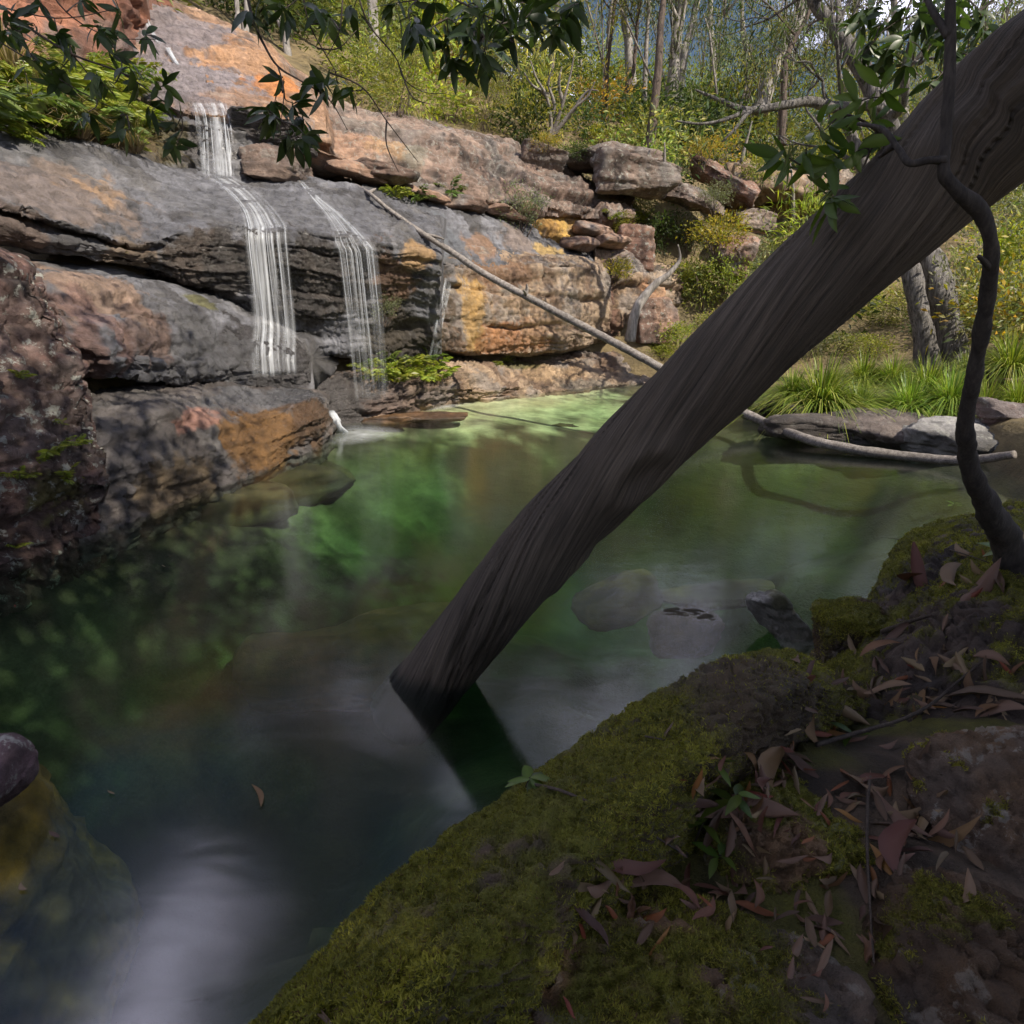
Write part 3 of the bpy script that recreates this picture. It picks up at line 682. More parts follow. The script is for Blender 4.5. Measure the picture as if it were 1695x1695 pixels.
# long upper slab with the brown weathered face
loft_rock('rock_slab', [
    row((440, 110, 14.2), (540, 150, 14.2), (640, 190, 14.6), (720, 210, 15.0), (800, 225, 15.6), (870, 245, 16.2), (960, 285, 16.8), (1050, 320, 17.4)),
    row((450, 150, 12.8), (545, 188, 12.9), (640, 208, 13.2), (720, 222, 13.7), (800, 245, 14.4), (870, 268, 15.0), (960, 300, 15.6), (1050, 330, 16.4)),
    row((470, 215, 12.0), (560, 240, 12.1), (650, 265, 12.4), (730, 280, 12.9), (810, 295, 13.7), (880, 310, 14.3), (965, 330, 15.0), (1050, 345, 16.0)),
    row((485, 265, 11.4), (570, 285, 11.5), (655, 312, 11.8), (735, 322, 12.4), (815, 332, 13.2), (890, 350, 13.9), (970, 356, 14.7), (1050, 360, 15.8)),
    row((485, 285, 11.7), (570, 302, 11.9), (655, 328, 12.4), (735, 338, 13.0), (815, 350, 13.8), (890, 362, 14.6), (970, 372, 15.3), (1050, 372, 16.4)),
], M_ROCK, [rgb(.215, .155, .125), rgb(.29, .22, .18), rgb(.11, .088, .075)], [
    B(560, 235, 12.2, (1.0, .8, .6), rgb(.37, .235, .165), .75, 0), B(640, 240, 12.6, (.5, .6, .4), rgb(.35, .235, .14), .7, 0), B(690, 250, 12.8, (.3, .5, .4), rgb(.21, .19, .15), .8, 0), B(640, 205, 13.2, (.8, .8, .3), rgb(.20, .17, .145), .7, 0)],
    du=.04, seed=9, smooth=1, lichen=.5, parent=cliff, disp=dict(big=.12, strata=.05, crack=.03, fine=.03, cell=1.6, zs=2.6, block=.24, bt=.40, bl=1.5, flat=.25))
# flat plates lying under the slab
for px, py, Y, s, sd_ in ((758, 340, 12.6, (1.15, .8, .26), 51), (830, 352, 13.4, (.9, .7, .22), 52), (700, 322, 12.0, (.8, .6, .2), 53), (870, 343, 13.7, (.6, .6, .3), 54),
                          (985, 380, 14.7, (1.1, .8, .3), 55), (1010, 400, 14.6, (.7, .7, .3), 56), (960, 405, 14.2, (.6, .6, .25), 57), (640, 290, 11.4, (.9, .7, .3), 58), (520, 262, 11.0, (1.3, .7, .28), 59), (590, 285, 11.2, (1.0, .6, .24), 60)):
    boulder('rock_plate', PY(px, py, Y), s, .55 + (sd_ % 5) * .1, sd_, pal=[rgb(.28, .185, .135), rgb(.36, .25, .19), rgb(.12, .085, .07)], sub=4, planes=8, lichen=.4, parent=cliff, tilt=(0, .16), round_=.05)
# upper cascade slab: grey water-worn left, orange right
loft_rock('rock_slab', [
    row((190, -45, 15.6), (270, -5, 15.2), (350, 30, 14.8), (420, 55, 14.5), (470, 95, 14.4), (530, 140, 14.4)),
    row((200, -25, 13.6), (272, 18, 13.2), (350, 50, 12.9), (420, 70, 12.7), (472, 108, 12.7), (530, 160, 12.7)),
    row((215, 50, 12.3), (290, 85, 11.9), (360, 115, 11.7), (430, 140, 11.7), (480, 155, 11.9), (535, 185, 12.0)),
    row((228, 120, 11.2), (300, 140, 10.9), (365, 158, 10.8), (435, 175, 11.0), (490, 195, 11.3), (540, 210, 11.6)),
    row((238, 165, 10.5), (308, 183, 10.1), (372, 194, 10.1), (440, 206, 10.3), (495, 222, 10.7), (545, 235, 11.1)),
    row((238, 195, 10.6), (308, 210, 10.3), (372, 216, 10.3), (440, 228, 10.6), (495, 240, 11.1), (545, 250, 11.5)),
], M_ROCK, ORNG, [B(265, 55, 12.6, (1.2, 1.8, 1.3), rgb(.22, .19, .19), .95, .5), B(310, 130, 11.2, (1.35, 1.5, 1.0), rgb(.26, .23, .235), .95, .7), B(360, 175, 10.5, (.9, .8, .3), rgb(.21, .175, .17), .9, .7), B(240, 140, 10.9, (.4, .6, .5), rgb(.10, .085, .08), .8, .4),
                  B(400, 100, 12.2, (.8, .9, .6), rgb(.44, .27, .165), .8, 0), B(455, 140, 12.0, (.45, .7, .45), rgb(.46, .215, .10), .85, 0), B(400, 165, 11.0, (.6, .6, .25), rgb(.30, .20, .145), .8, .1), B(210, 40, 12.5, (.4, .8, .9), rgb(.27, .14, .10), .8, 0)],
    du=.036, seed=10, smooth=2, parent=cliff, disp=dict(big=.07, strata=.03, crack=.02, fine=.022, cell=2.0, zs=1.6, block=.08, bt=.5, bl=2.2))
# step in the orange slab
loft_rock('rock_slab', [
    row((340, 125, 11.7), (400, 145, 11.7), (450, 160, 11.8), (520, 195, 12.0)),
    row((340, 130, 11.25), (400, 150, 11.15), (450, 165, 11.3), (520, 203, 11.5)),
    row((345, 145, 11.05), (405, 168, 10.95), (455, 185, 11.05), (520, 220, 11.25)),
    row((350, 165, 10.85), (410, 182, 10.75), (460, 200, 10.85), (520, 232, 11.05)),
], M_ROCK, [rgb(.33, .205, .135), rgb(.38, .25, .17), rgb(.18, .12, .09)], du=.04, seed=12, smooth=1, parent=cliff, disp=dict(big=.05, strata=.03, crack=.03, fine=.02))
# wall of the upper fall and the block beside it
loft_rock('rock_wall', [
    row((200, 175, 11.2), (260, 185, 10.7), (320, 195, 10.4), (380, 205, 10.5), (450, 222, 10.9), (510, 250, 11.4)),
    row((205, 190, 10.4), (260, 195, 10.15), (320, 203, 10.0), (380, 212, 10.0), (450, 230, 10.3), (510, 258, 10.8)),
    row((210, 240, 10.1), (262, 245, 9.95), (322, 250, 9.85), (382, 255, 9.85), (450, 262, 10.2), (510, 280, 10.6)),
    row((215, 290, 9.9), (265, 295, 9.7), (325, 302, 9.6), (385, 306, 9.65), (450, 310, 10.0), (515, 315, 10.4)),
], M_ROCK, WETG, [B(270, 250, 9.9, (.5, .5, .5), rgb(.10, .085, .045), .9, .3), B(345, 250, 9.9, (.5, .5, .6), rgb(.12, .11, .105), .9, .95)], du=.035, seed=13, smooth=1, wet=.7, parent=cliff,
    disp=dict(big=.08, strata=.05, crack=.03, fine=.03, cell=.7, zs=1.6, block=.10, bt=.22, bl=.8))
boulder('rock_block', PY(462, 274, 10.1), (1.05, .8, .52), .5, 61, pal=[rgb(.17, .125, .10), rgb(.24, .18, .14), rgb(.07, .055, .05)], sub=5, planes=7, wet=.3, parent=cliff, tilt=(0, .12), round_=.05, lichen=.3)
boulder('rock_block', PY(455, 220, 10.4), (1.2, .7, .3), .45, 62, pal=[rgb(.09, .08, .078), rgb(.15, .13, .12), rgb(.04, .035, .03)], sub=5, planes=6, wet=.85, parent=cliff, tilt=(0, .16), round_=.05)
# reddish wall on the upper left, behind the fern bank
loft_rock('rock_wall', [
    row((-200, -160, 10.5), (0, -120, 11.5), (120, -90, 12.2), (210, -60, 13.0), (240, -40, 13.6)),
    row((-200, -80, 9.0), (0, -50, 10.0), (120, -30, 10.9), (205, -10, 11.8), (236, 0, 12.4)),
    row((-200, 40, 8.7), (0, 60, 9.7), (120, 70, 10.6), (205, 80, 11.5), (236, 90, 12.0)),
    row((-200, 130, 8.5), (0, 150, 9.4), (120, 160, 10.3), (205, 150, 11.2), (236, 150, 11.8)),
], M_ROCK, [rgb(.27, .13, .09), rgb(.35, .18, .125), rgb(.13, .075, .06)], du=.06, seed=14, smooth=1, parent=cliff, disp=dict(big=.12, strata=.07, crack=.06, fine=.03, cell=1.4))
# earth bank the ferns grow in
loft_rock('fern_bank', [
    row((-200, 60, 8.6), (0, 90, 9.4), (120, 110, 10.2), (200, 120, 10.9), (250, 150, 11.1)),
    row((-200, 130, 7.6), (0, 150, 8.4), (120, 170, 9.2), (200, 190, 10.0), (255, 210, 10.4)),
    row((-200, 200, 6.6), (0, 225, 7.5), (120, 255, 8.2), (200, 270, 8.8), (258, 290, 9.4)),
], M_SOIL, [rgb(.10, .075, .04), rgb(.16, .11, .06), rgb(.05, .04, .025)], du=.07, seed=15, smooth=1, parent=cliff, disp=dict(big=.15, strata=.03, crack=0, fine=.05))

# loose boulders crowning the wall and the gully (single things)
PALT = [rgb(.20, .15, .125), rgb(.30, .24, .20), rgb(.10, .08, .07)]
for k, (nm, px, py, Y, s, rz, seed, tilt, lab) in enumerate((
    ('boulder', 892, 266, 15.4, (1.0, .9, .55), .3, 71, (.1, .2), 'small pale angular boulder at the left end of the wall-top rocks'),
    ('boulder', 1000, 268, 16.4, (2.2, 1.3, .5), .2, 72, (0, .12), 'long flat brown boulder lying along the top of the rock wall'),
    ('boulder', 1030, 303, 16.0, (2.1, 1.4, .95), .5, 73, (.1, .1), 'wedge shaped brown boulder with white lichen below the long flat boulder'),
    ('boulder', 1075, 285, 16.6, (1.2, 1.0, .6), .1, 74, (.1, .25), 'brown boulder at the foot of the dark leaning gum trunk'),
    ('boulder', 1200, 298, 17.0, (1.7, 1.0, .7), -.3, 75, (.2, .45), 'dark red tilted slab boulder above the yellow bush'),
    ('boulder', 1150, 330, 16.4, (1.5, 1.0, .5), -.1, 76, (.1, .35), 'low brown slab boulder left of the yellow bush'),
    ('boulder', 1240, 360, 16.6, (1.0, .8, .6), .2, 77, (0, .1), 'rounded brown boulder right of the yellow bush'),
    ('boulder', 1048, 410, 15.2, (.75, .7, .9), .1, 78, (0, 0), 'upright reddish block standing in the shrubs of the gully'),
    ('boulder', 1040, 440, 14.8, (1.1, .8, .6), .3, 79, (.1, .1), 'brown block under the upright reddish block'),
    ('boulder', 1225, 420, 15.2, (.9, .8, 1.3), .1, 80, (0, 0), 'orange sandstone boulder on the gully slope close to the log'),
    ('boulder', 1085, 530, 14.2, (.9, .7, .9), .2, 81, (0, 0), 'pink orange block at the foot of the gully'),
)):
    boulder(nm, PY(px, py, Y), s, rz, seed, pal=PALT if k not in (4, 7, 9, 10) else [rgb(.24, .145, .11), rgb(.33, .22, .165), rgb(.13, .085, .07)], sub=5, lichen=.7, tilt=tilt, label=lab, planes=7, round_=.022, cut=.5)
cave = empty('cave_rock', PY(1300, 400, 17.5), 'orange undercut rock outcrop behind the bright overhanging leaves', 'rock outcrop')
loft_rock('roof_slab', [
    row((1215, 265, 19.0), (1280, 270, 19.4), (1360, 280, 19.8), (1440, 300, 20.2)), row((1215, 290, 17.6), (1280, 292, 17.7), (1360, 300, 18.0), (1440, 320, 18.4)),
    row((1215, 315, 17.4), (1280, 312, 17.5), (1360, 320, 17.8), (1440, 340, 18.2)), row((1215, 335, 18.0), (1280, 325, 18.4), (1360, 332, 18.6), (1440, 350, 19.0))],
    M_ROCK, TAN, du=.08, seed=16, smooth=1, parent=cave, disp=dict(big=.2, strata=.12, crack=.15, fine=.04))
loft_rock('back_wall', [
    row((1215, 320, 18.6), (1280, 318, 19.0), (1360, 322, 19.3), (1440, 340, 19.6)), row((1215, 350, 18.3), (1280, 350, 18.6), (1360, 352, 18.9), (1440, 370, 19.2)),
    row((1215, 400, 17.8), (1280, 405, 18.0), (1360, 410, 18.3), (1440, 420, 18.6)), row((1215, 440, 17.5), (1280, 440, 17.7), (1360, 445, 18.0), (1440, 450, 18.3))],
    M_ROCK, [rgb(.36, .19, .09), rgb(.44, .27, .13), rgb(.12, .09, .075)], du=.08, seed=17, smooth=1, parent=cave, disp=dict(big=.2, strata=.12, crack=.15, fine=.04))

# ------------------------------------------------------------------ right bank stones
for px, py, z, s, rz, seed, pal, tilt, lab in (
    (1388, 705, .12, (1.75, .9, .34), -.15, 91, 0, (0, .02), 'dark flat rock at the water edge under the biggest grass clump'),
    (1480, 712, .12, (1.3, 1.0, .42), .2, 92, 0, (.1, 0), 'dark rock at the water edge between two grass clumps'),
    (1275, 672, .12, (.75, .7, .4), .2, 93, 0, (0, 0), 'small dark rock just behind the log at the right bank'),
    (1437, 720, .03, (.34, .3, .3), .5, 94, 1, (.2, .3), 'small pointed pale stone standing in the shallow water'),
    (1620, 722, .16, (1.75, .95, .55), -.12, 95, 1, (.12, .05), 'long pale grey rock with lichen lying on the right bank'),
    (1650, 640, .42, (1.5, .9, .5), -.3, 96, 2, (.1, .3), 'purple brown boulder on the right bank behind the vine stem'),
    (1690, 690, .35, (.9, .7, .4), .3, 97, 2, (0, .1), 'brown stone at the right picture edge above the pale rock'),
    (1050, 612, .1, (.55, .5, .42), .3, 98, 2, (0, 0), 'rounded brown stone at the far end of the pool'),
    (1082, 618, .1, (.7, .5, .3), -.2, 99, 1, (0, .1), 'pale flat stone at the far end of the pool beside the log'),
):
    p = PZ(px, py, z); p[2] = z - s[2] * .12
    boulder('bank_rock', p, s, rz, seed, pal=([rgb(.085, .07, .06), rgb(.14, .115, .10), rgb(.045, .038, .033)], [rgb(.22, .215, .205), rgb(.32, .31, .295), rgb(.12, .115, .11)], [rgb(.17, .12, .11), rgb(.25, .185, .165), rgb(.09, .065, .06)])[pal],
            sub=5, tilt=tilt, label=lab, cat='rock', lichen=.6 if pal else .2, planes=9, round_=.05, wet=.2 if pal == 0 else 0)
# stones in and under the water
OLIVE = [rgb(.20, .125, .035), rgb(.26, .17, .05), rgb(.09, .06, .02)]
boulder('submerged_boulder', PZ(0, 1530, -.48), (.70, 1.10, .80), .3, 101, mat=M_NEAR, pal=OLIVE, label='large olive brown boulder under water in the near left corner', planes=7, round_=.09, sub=5)
boulder('stone', PZ(-60, 1300, .05), (.38, .36, .30), .2, 102, mat=M_NEAR, pal=[rgb(.14, .09, .10), rgb(.20, .14, .145), rgb(.07, .05, .05)], label='purple stone with white lichen rising from the water at the left edge', cat='stone', lichen=.8, planes=7)
for px, py, z, s, rz, seed, lab in (
    (1030, 1000, -.48, (.75, .45, .34), .5, 103, 'olive submerged stone beside the log'), (1140, 1040, -.09, (.42, .26, .22), .1, 104, 'flat tan submerged stone left of the standing stone'),
    (1180, 985, -.5, (.9, .35, .2), .15, 105, 'long low tan stone under water near the right bank'), (870, 800, -.9, (1.6, 1.1, .8), .2, 106, 'dark sunken boulder in the middle of the pool'),
    (600, 1100, -1.1, (1.7, .9, .8), .2, 107, 'reddish sunken boulder left of the log foot'), (480, 800, -.35, (1.6, 1.0, .5), .7, 108, 'amber sunken ledge stone below the rusty rock end'),
    (330, 850, -.30, (1.6, .7, .5), .7, 109, 'brown sunken stone along the left rock wall'), (950, 720, -.4, (1.6, .9, .5), .1, 110, 'sunken tan slab in the far half of the pool'),
    (700, 690, .0, (1.3, .34, .16), .18, 112, 'long wet brown slab awash at the foot of the falls'), (640, 695, .0, (.8, .4, .16), .05, 113, 'brown wet slab awash beside the foam'),
):
    boulder('submerged_stone', PZ(px, py, z), s, rz, seed, mat=M_NEAR, pal=[rgb(.05, .04, .02), rgb(.075, .06, .03), rgb(.03, .024, .013)] if seed not in (107, 112, 113, 106) else [rgb(.12, .065, .04), rgb(.16, .095, .05), rgb(.06, .038, .024)],
            label=lab, cat='stone', planes=8, round_=.08, sub=4, wet=.5 if seed > 111 else 0)
boulder('standing_stone', PZ(1303, 1042, .03), (.17, .15, .50), .15, 114, mat=M_NEAR, pal=[rgb(.26, .25, .21), rgb(.38, .37, .33), rgb(.15, .145, .11)], label='leaning grey green stone standing out of the water by the mossy bank', cat='stone', planes=8, round_=.08, tilt=(0, -.72),
        moss=lambda P, N: sstep(.52, .68, fbm(P * 9, 3, 5)) * .5)

# ------------------------------------------------------------------ near bank
BARE = PZ(1300, 1140, .7)
def moss_f1(P, N):
    m = sstep(.24, .42, fbm(P * 5.0, 4, 5) * .55 + fbm(P * 26, 3, 6) * .45)
    bare = 1 - sstep(.55, 1.2, np.linalg.norm((P - BARE) / np.array([.27, .34, .3]), axis=1) + (fbm(P * 7, 3, 8) - .5) * .7)
    return m * (1 - bare * .93) * sstep(-.2, .25, N[:, 2])
sil = [PZ(*p) for p in ((210, 1900, .52), (400, 1700, .55), (600, 1500, .58), (800, 1338, .60), (1000, 1200, .61), (1130, 1118, .61), (1255, 1068, .61), (1350, 1090, .52))]
sil = np.array(sil); tg = np.gradient(sil[:, :2], axis=0); on = np.c_[-tg[:, 1], tg[:, 0]]; on /= np.linalg.norm(on, axis=1)[:, None]
def outw(d, z): q = sil.copy(); q[:, :2] += on * d; q[:, 2] = z; return q
crest = [PZ(*p) for p in ((420, 1950, .66), (560, 1760, .69), (750, 1590, .71), (930, 1440, .71), (1090, 1300, .71), (1210, 1205, .72), (1305, 1140, .72), (1400, 1140, .58))]
inner = [PZ(*p) for p in ((640, 1990, .62), (760, 1830, .61), (870, 1680, .58), (1030, 1520, .54), (1180, 1370, .50), (1290, 1265, .48), (1390, 1200, .47), (1445, 1170, .45))]
iu = [p + np.array([.08, -.05, -.5]) for p in inner]
f1 = loft_rock('mossy_boulder', [iu, inner, crest, sil, outw(.11, .40), outw(.20, .05), outw(.28, -.35), outw(.34, -1.2)][::-1], M_NEAR, [rgb(.07, .05, .034), rgb(.11, .08, .054), rgb(.04, .03, .02)],
               du=.0125, smooth=6, seed=21, back=(.3, -.4, 0), disp=dict(big=.03, strata=0, crack=0, fine=.012, scale=3.0), label='big moss covered boulder running across the foreground to the log', cat='boulder', moss=moss_f1, ret=True)
def moss_part(o, P, F, at, n, size, seed, cam_only=True, dense=None):
    """short moss shoots on a stone: uncountable, one part"""
    r = np.random.default_rng(seed)
    F = np.asarray(F); tri = np.vstack([F[:, [0, 1, 2]], F[:, [0, 2, 3]]]) if F.shape[1] == 4 else F
    A, Bv, Cv = P[tri[:, 0]], P[tri[:, 1]], P[tri[:, 2]]
    nrm = np.cross(Bv - A, Cv - A); area = np.linalg.norm(nrm, axis=1) / 2; nrm /= area[:, None] * 2 + 1e-12
    mk = at['moss'][tri].mean(1); cen = (A + Bv + Cv) / 3
    px, py, d = to_px(cen)
    w = area * mk * ((px > -60) & (px < 1760) & (py > 700) & (py < 1760) & (d > .1))
    w = w * ((nrm * (CAMP - cen)).sum(1) > -.25 * np.linalg.norm(CAMP - cen, axis=1)) / np.clip(d, .4, 9) ** 1.0
    idx = r.choice(len(tri), n, p=w / w.sum())
    u = r.random((n, 2)); s = u.sum(1) > 1; u[s] = 1 - u[s]
    base = A[idx] + (Bv[idx] - A[idx]) * u[:, :1] + (Cv[idx] - A[idx]) * u[:, 1:]
    up = nrm[idx] + r.normal(size=(n, 3)) * .55 + np.array([0, 0, .25]); up /= np.linalg.norm(up, axis=1)[:, None]
    side = np.cross(up, r.normal(size=(n, 3))); side /= np.linalg.norm(side, axis=1)[:, None]
    patch = fbm(base * np.array([7, 7, 7]), 5, seed, .65); L = size * r.uniform(.5, 1.3, n) * (0.25 + 1.5 * patch)
    V = np.stack([base - side * (L * .22)[:, None] - up * .002, base + side * (L * .22)[:, None] - up * .002, base + up * L[:, None]], 1).reshape(-1, 3)
    c = lerp(rgb(.08, .08, .012), rgb(.37, .35, .048), np.clip(patch * 1.5 - .3 + r.normal(size=n) * .16, 0, 1))
    br = r.random(n) < .10; c[br] = rgb(.10, .06, .025)
    ob = solo('moss', V, np.arange(3 * n).reshape(-1, 3), M_MOSS, parent=o, col=np.repeat(c, 3, 0), smooth=False)
    ob['kind'] = 'stuff'
moss_part(f1[0], f1[1], f1[2], f1[4], 260000, .0058, 1)
# right bank mound
def moss_gen(thr, sc, seed):
    return lambda P, N: sstep(thr, thr + .16, fbm(P * sc, 4, seed) * .6 + fbm(P * 24, 3, seed + 1) * .4) * sstep(-.3, .2, N[:, 2])
s2 = np.array([PZ(*p) for p in ((1290, 1150, .1), (1376, 1100, .30), (1432, 1020, .40), (1468, 935, .46), (1515, 872, .54), (1580, 850, .58), (1690, 830, .6), (1830, 815, .6))])
tg = np.gradient(s2[:, :2], axis=0); on2 = np.c_[-tg[:, 1], tg[:, 0]]; on2 /= np.linalg.norm(on2, axis=1)[:, None]
def outw2(d, z): q = s2.copy(); q[:, :2] += on2 * d; q[:, 2] = z; return q
c2 = [PZ(*p) for p in ((1400, 1210, .40), (1480, 1120, .52), (1545, 1040, .60), (1590, 975, .66), (1640, 930, .70), (1720, 900, .72), (1850, 890, .74), (2050, 880, .75))]
d2 = [PZ(*p) for p in ((1480, 1290, .44), (1600, 1200, .50), (1690, 1120, .60), (1750, 1050, .68), (1800, 1000, .74), (1900, 980, .78), (2050, 960, .8), (2250, 950, .8))]
f2 = loft_rock('mossy_bank', [outw2(.30, -1.0), outw2(.2, -.3), outw2(.12, .05), outw2(.06, .25), s2, c2, d2, [p + np.array([.3, -.3, -.1]) for p in d2], [p + np.array([.5, -.5, -.8]) for p in d2]], M_NEAR,
               [rgb(.06, .045, .036), rgb(.095, .07, .055), rgb(.03, .024, .02)], du=.018, smooth=4, seed=22, back=(.5, -.5, 0), disp=dict(big=.05, strata=.0, crack=0, fine=.02, scale=2.2),
               label='lumpy mossy bank strewn with leaves on the right, at the foot of the vine', cat='bank', moss=moss_gen(.40, 4, 31), ret=True)
moss_part(f2[0], f2[1], f2[2], f2[4], 100000, .0075, 2)
# litter floor of the near bank between the boulders
lx = np.linspace(-.9, 4.2, 130); ly = np.linspace(-1.6, 2.3, 110); LX, LY = np.meshgrid(lx, ly); q = np.c_[LX.ravel(), LY.ravel()]
sdp = pool_sd(q); lz = .49 + .22 * (fbm(np.c_[q * 1.6, np.zeros(len(q))], 4, 41) - .5) + .1 * np.clip(q[:, 0] - 1, 0, 3)
lz = np.where(sdp > 0.02, np.minimum(lz, .40 - (sdp - .02) * 4.0), lz); lz = np.maximum(lz, -1.2)
P = np.c_[q, lz]; fF = grid_faces(110, 130)[:, ::-1]
c = lerp(rgb(.045, .034, .024), rgb(.11, .08, .055), sstep(.35, .65, fbm(P * 16, 5, 43, .65)))
mkk = sstep(.42, .58, fbm(P * 6, 4, 44)) * .85; c = lerp(c, rgb(.09, .09, .018), mkk); P[:, 2] += .03 * (fbm(P * 14, 4, 45) - .5)
solo('near_bank', P, fF, M_NEAR, kind='structure', origin=np.zeros(3), col=c, attrs={'wet': np.zeros(len(P)), 'lichen': np.zeros(len(P))})
CLIFF_BV.append((P, fF))
DB = [rgb(.095, .058, .032), rgb(.13, .082, .047), rgb(.052, .034, .022)]
near_list = (
    ('mossy_boulder', 1290, 1440, .42, (.40, .32, .34), .5, 121, .36, 'dark mossy boulder with twigs, ringed by the leaf litter', 26000),
    ('mossy_boulder', 1130, 1740, .44, (.56, .42, .32), .25, 122, .42, 'brown boulder with a mossy rim at the bottom edge of the picture', 26000),
    ('brown_boulder', 1690, 1375, .48, (.44, .48, .46), .2, 123, .56, 'brown boulder with grey lichen at the right edge of the foreground', 8000),
    ('brown_boulder', 1660, 1690, .46, (.52, .46, .38), .3, 124, .48, 'dark brown boulder in the bottom right corner', 8000),
    ('mossy_boulder', 1400, 1085, .30, (.30, .26, .36), .1, 125, .36, 'small moss lump wedged between the big boulder and the right bank', 12000),
)
for nm, px, py, z, s, rz, seed, thr, lab, nb in near_list:
    o, Pv, Fv, Nv, at = boulder(nm, PZ(px, py, z), s, rz, seed, mat=M_NEAR, pal=DB if seed != 124 else [q * .6 for q in DB], sub=6, planes=7, round_=.11, lichen=.4 if seed == 123 else .2, label=lab, moss=moss_gen(thr, 6, seed), ret=True,
                            disp=dict(fine=.012))
    moss_part(o, Pv, Fv, at, int(nb * 1.4), .006, seed)

# ------------------------------------------------------------------ ray casting onto what is built
def build_bvh(items):
    V = []; F = []; n = 0
    for v, f in items:
        V.append(v); F.extend((np.asarray(f) + n).tolist()); n += len(v)
    return BVHTree.FromPolygons([tuple(x) for x in np.vstack(V)], F)
BVH = build_bvh(CLIFF_BV)
def hit(px, py):
    d = ray(px, py); d = d / np.linalg.norm(d)
    loc, nor, i, t = BVH.ray_cast(Vector(CAMP), Vector(d))
    if loc is None: return None, None
    n = np.array(nor); n = n if n @ d < 0 else -n
    return np.array(loc), n
def drop(x, y, z=30.0):
    loc, nor, i, t = BVH.ray_cast(Vector((x, y, z)), Vector((0, 0, -1)))
    return np.array(loc) if loc is not None else np.array([x, y, 0.0])

# ------------------------------------------------------------------ the big leaning log
def make_log():
    pix = [(735, 1102, 2.72), (898, 902, 2.42), (1002, 796, 2.27), (1160, 642, 2.06), (1332, 478, 1.88), (1532, 303, 1.72), (1638, 213, 1.63), (1830, 55, 1.48)]
    pts = [PD(*p) for p in pix]
    dirn = pts[0] - pts[2]; dirn /= np.linalg.norm(dirn)
    up = pts[-1] - pts[-3]; up /= np.linalg.norm(up)
    pts = [pts[0] + dirn * .36, pts[0] + dirn * .18] + pts + [pts[-1] + up * 1.2, pts[-1] + up * 3.2]
    rad = np.array([.15, .15, .147, .144, .143, .145, .147, .151, .157, .163, .17, .15]) * .94
    nper = 52; sides = 150
    k = len(pts) - 1; Pm = catmull(pts, [nper] * k); R = catmull(np.array(rad), [nper] * k)
    T = np.gradient(Pm, axis=0); T /= np.linalg.norm(T, axis=1)[:, None]
    n = np.array([0, 0, 1.0]); N = n - T * (T @ n)[:, None]; N /= np.linalg.norm(N, axis=1)[:, None]; Bn = np.cross(T, N)
    th = np.linspace(0, 2 * np.pi, sides, endpoint=False); s = np.concatenate([[0], np.cumsum(np.linalg.norm(np.diff(Pm, axis=0), axis=1))])
    TH, S = np.meshgrid(th, s); tw = TH + S * 1.9                                       # spiral grain
    gr = np.stack([np.cos(tw) * .16, np.sin(tw) * .16, S], -1).reshape(-1, 3)
    d = .020 * (fbm(gr * np.array([7, 7, .9]), 4, 201) - .5) + .014 * (fbm(gr * np.array([34, 34, 1.6]), 5, 202, .6) - .5)
    rid = 1 - np.abs(fbm(gr * np.array([14, 14, .8]), 5, 203) * 2 - 1); d = d - .014 * sstep(.90, .99, rid) * sstep(.42, .6, fbm(gr * np.array([5, 5, 1.2]), 3, 205))
    d = d + .034 * (fbm(gr * np.array([2.5, 2.5, 1.1]), 3, 204) - .5)
    for kt, ks, kr in ((2.2, 1.55, .07), (4.4, 2.3, .06), (.9, 2.75, .08), (3.3, 1.05, .05), (5.2, 3.1, .06)):   # knots and healed branch scars
        q = np.hypot(((TH - kt + np.pi) % (2 * np.pi) - np.pi) * .15, (S - ks) * .55).ravel() / kr; d = d + .016 * np.exp(-(q - 1) ** 2 * 5) - .012 * np.exp(-q * q * 5)
    RR = (R[:, None] + d.reshape(TH.shape))
    V = Pm[:, None] + RR[:, :, None] * (np.cos(TH)[:, :, None] * N[:, None] + np.sin(TH)[:, :, None] * Bn[:, None])
    m = len(Pm); i = np.arange(m - 1)[:, None]; j = np.arange(sides)[None]
    a = i * sides + j; b = i * sides + (j + 1) % sides
    F = np.stack([a, b, b + sides, a + sides], -1).reshape(-1, 4)
    V = np.vstack([V.reshape(-1, 3), Pm[0], Pm[-1]]); gr = np.vstack([gr, gr[0], gr[-1]]); jj = np.arange(sides); e = (m - 1) * sides
    T0 = np.stack([np.full(sides, m * sides), (jj + 1) % sides, jj], -1); T1 = np.stack([np.full(sides, m * sides + 1), e + jj, e + (jj + 1) % sides], -1)
    solo('leaning_log', V, [F, np.vstack([T0, T1])], M_LOG, 'thick weathered dead trunk slanting from the pool up to the right', 'log', attrs={'grain': gr, 'slime': 1 - sstep(.015, .10, V[:, 2] + .05 * (fbm(V * 9, 3, 7) - .5))})
make_log()
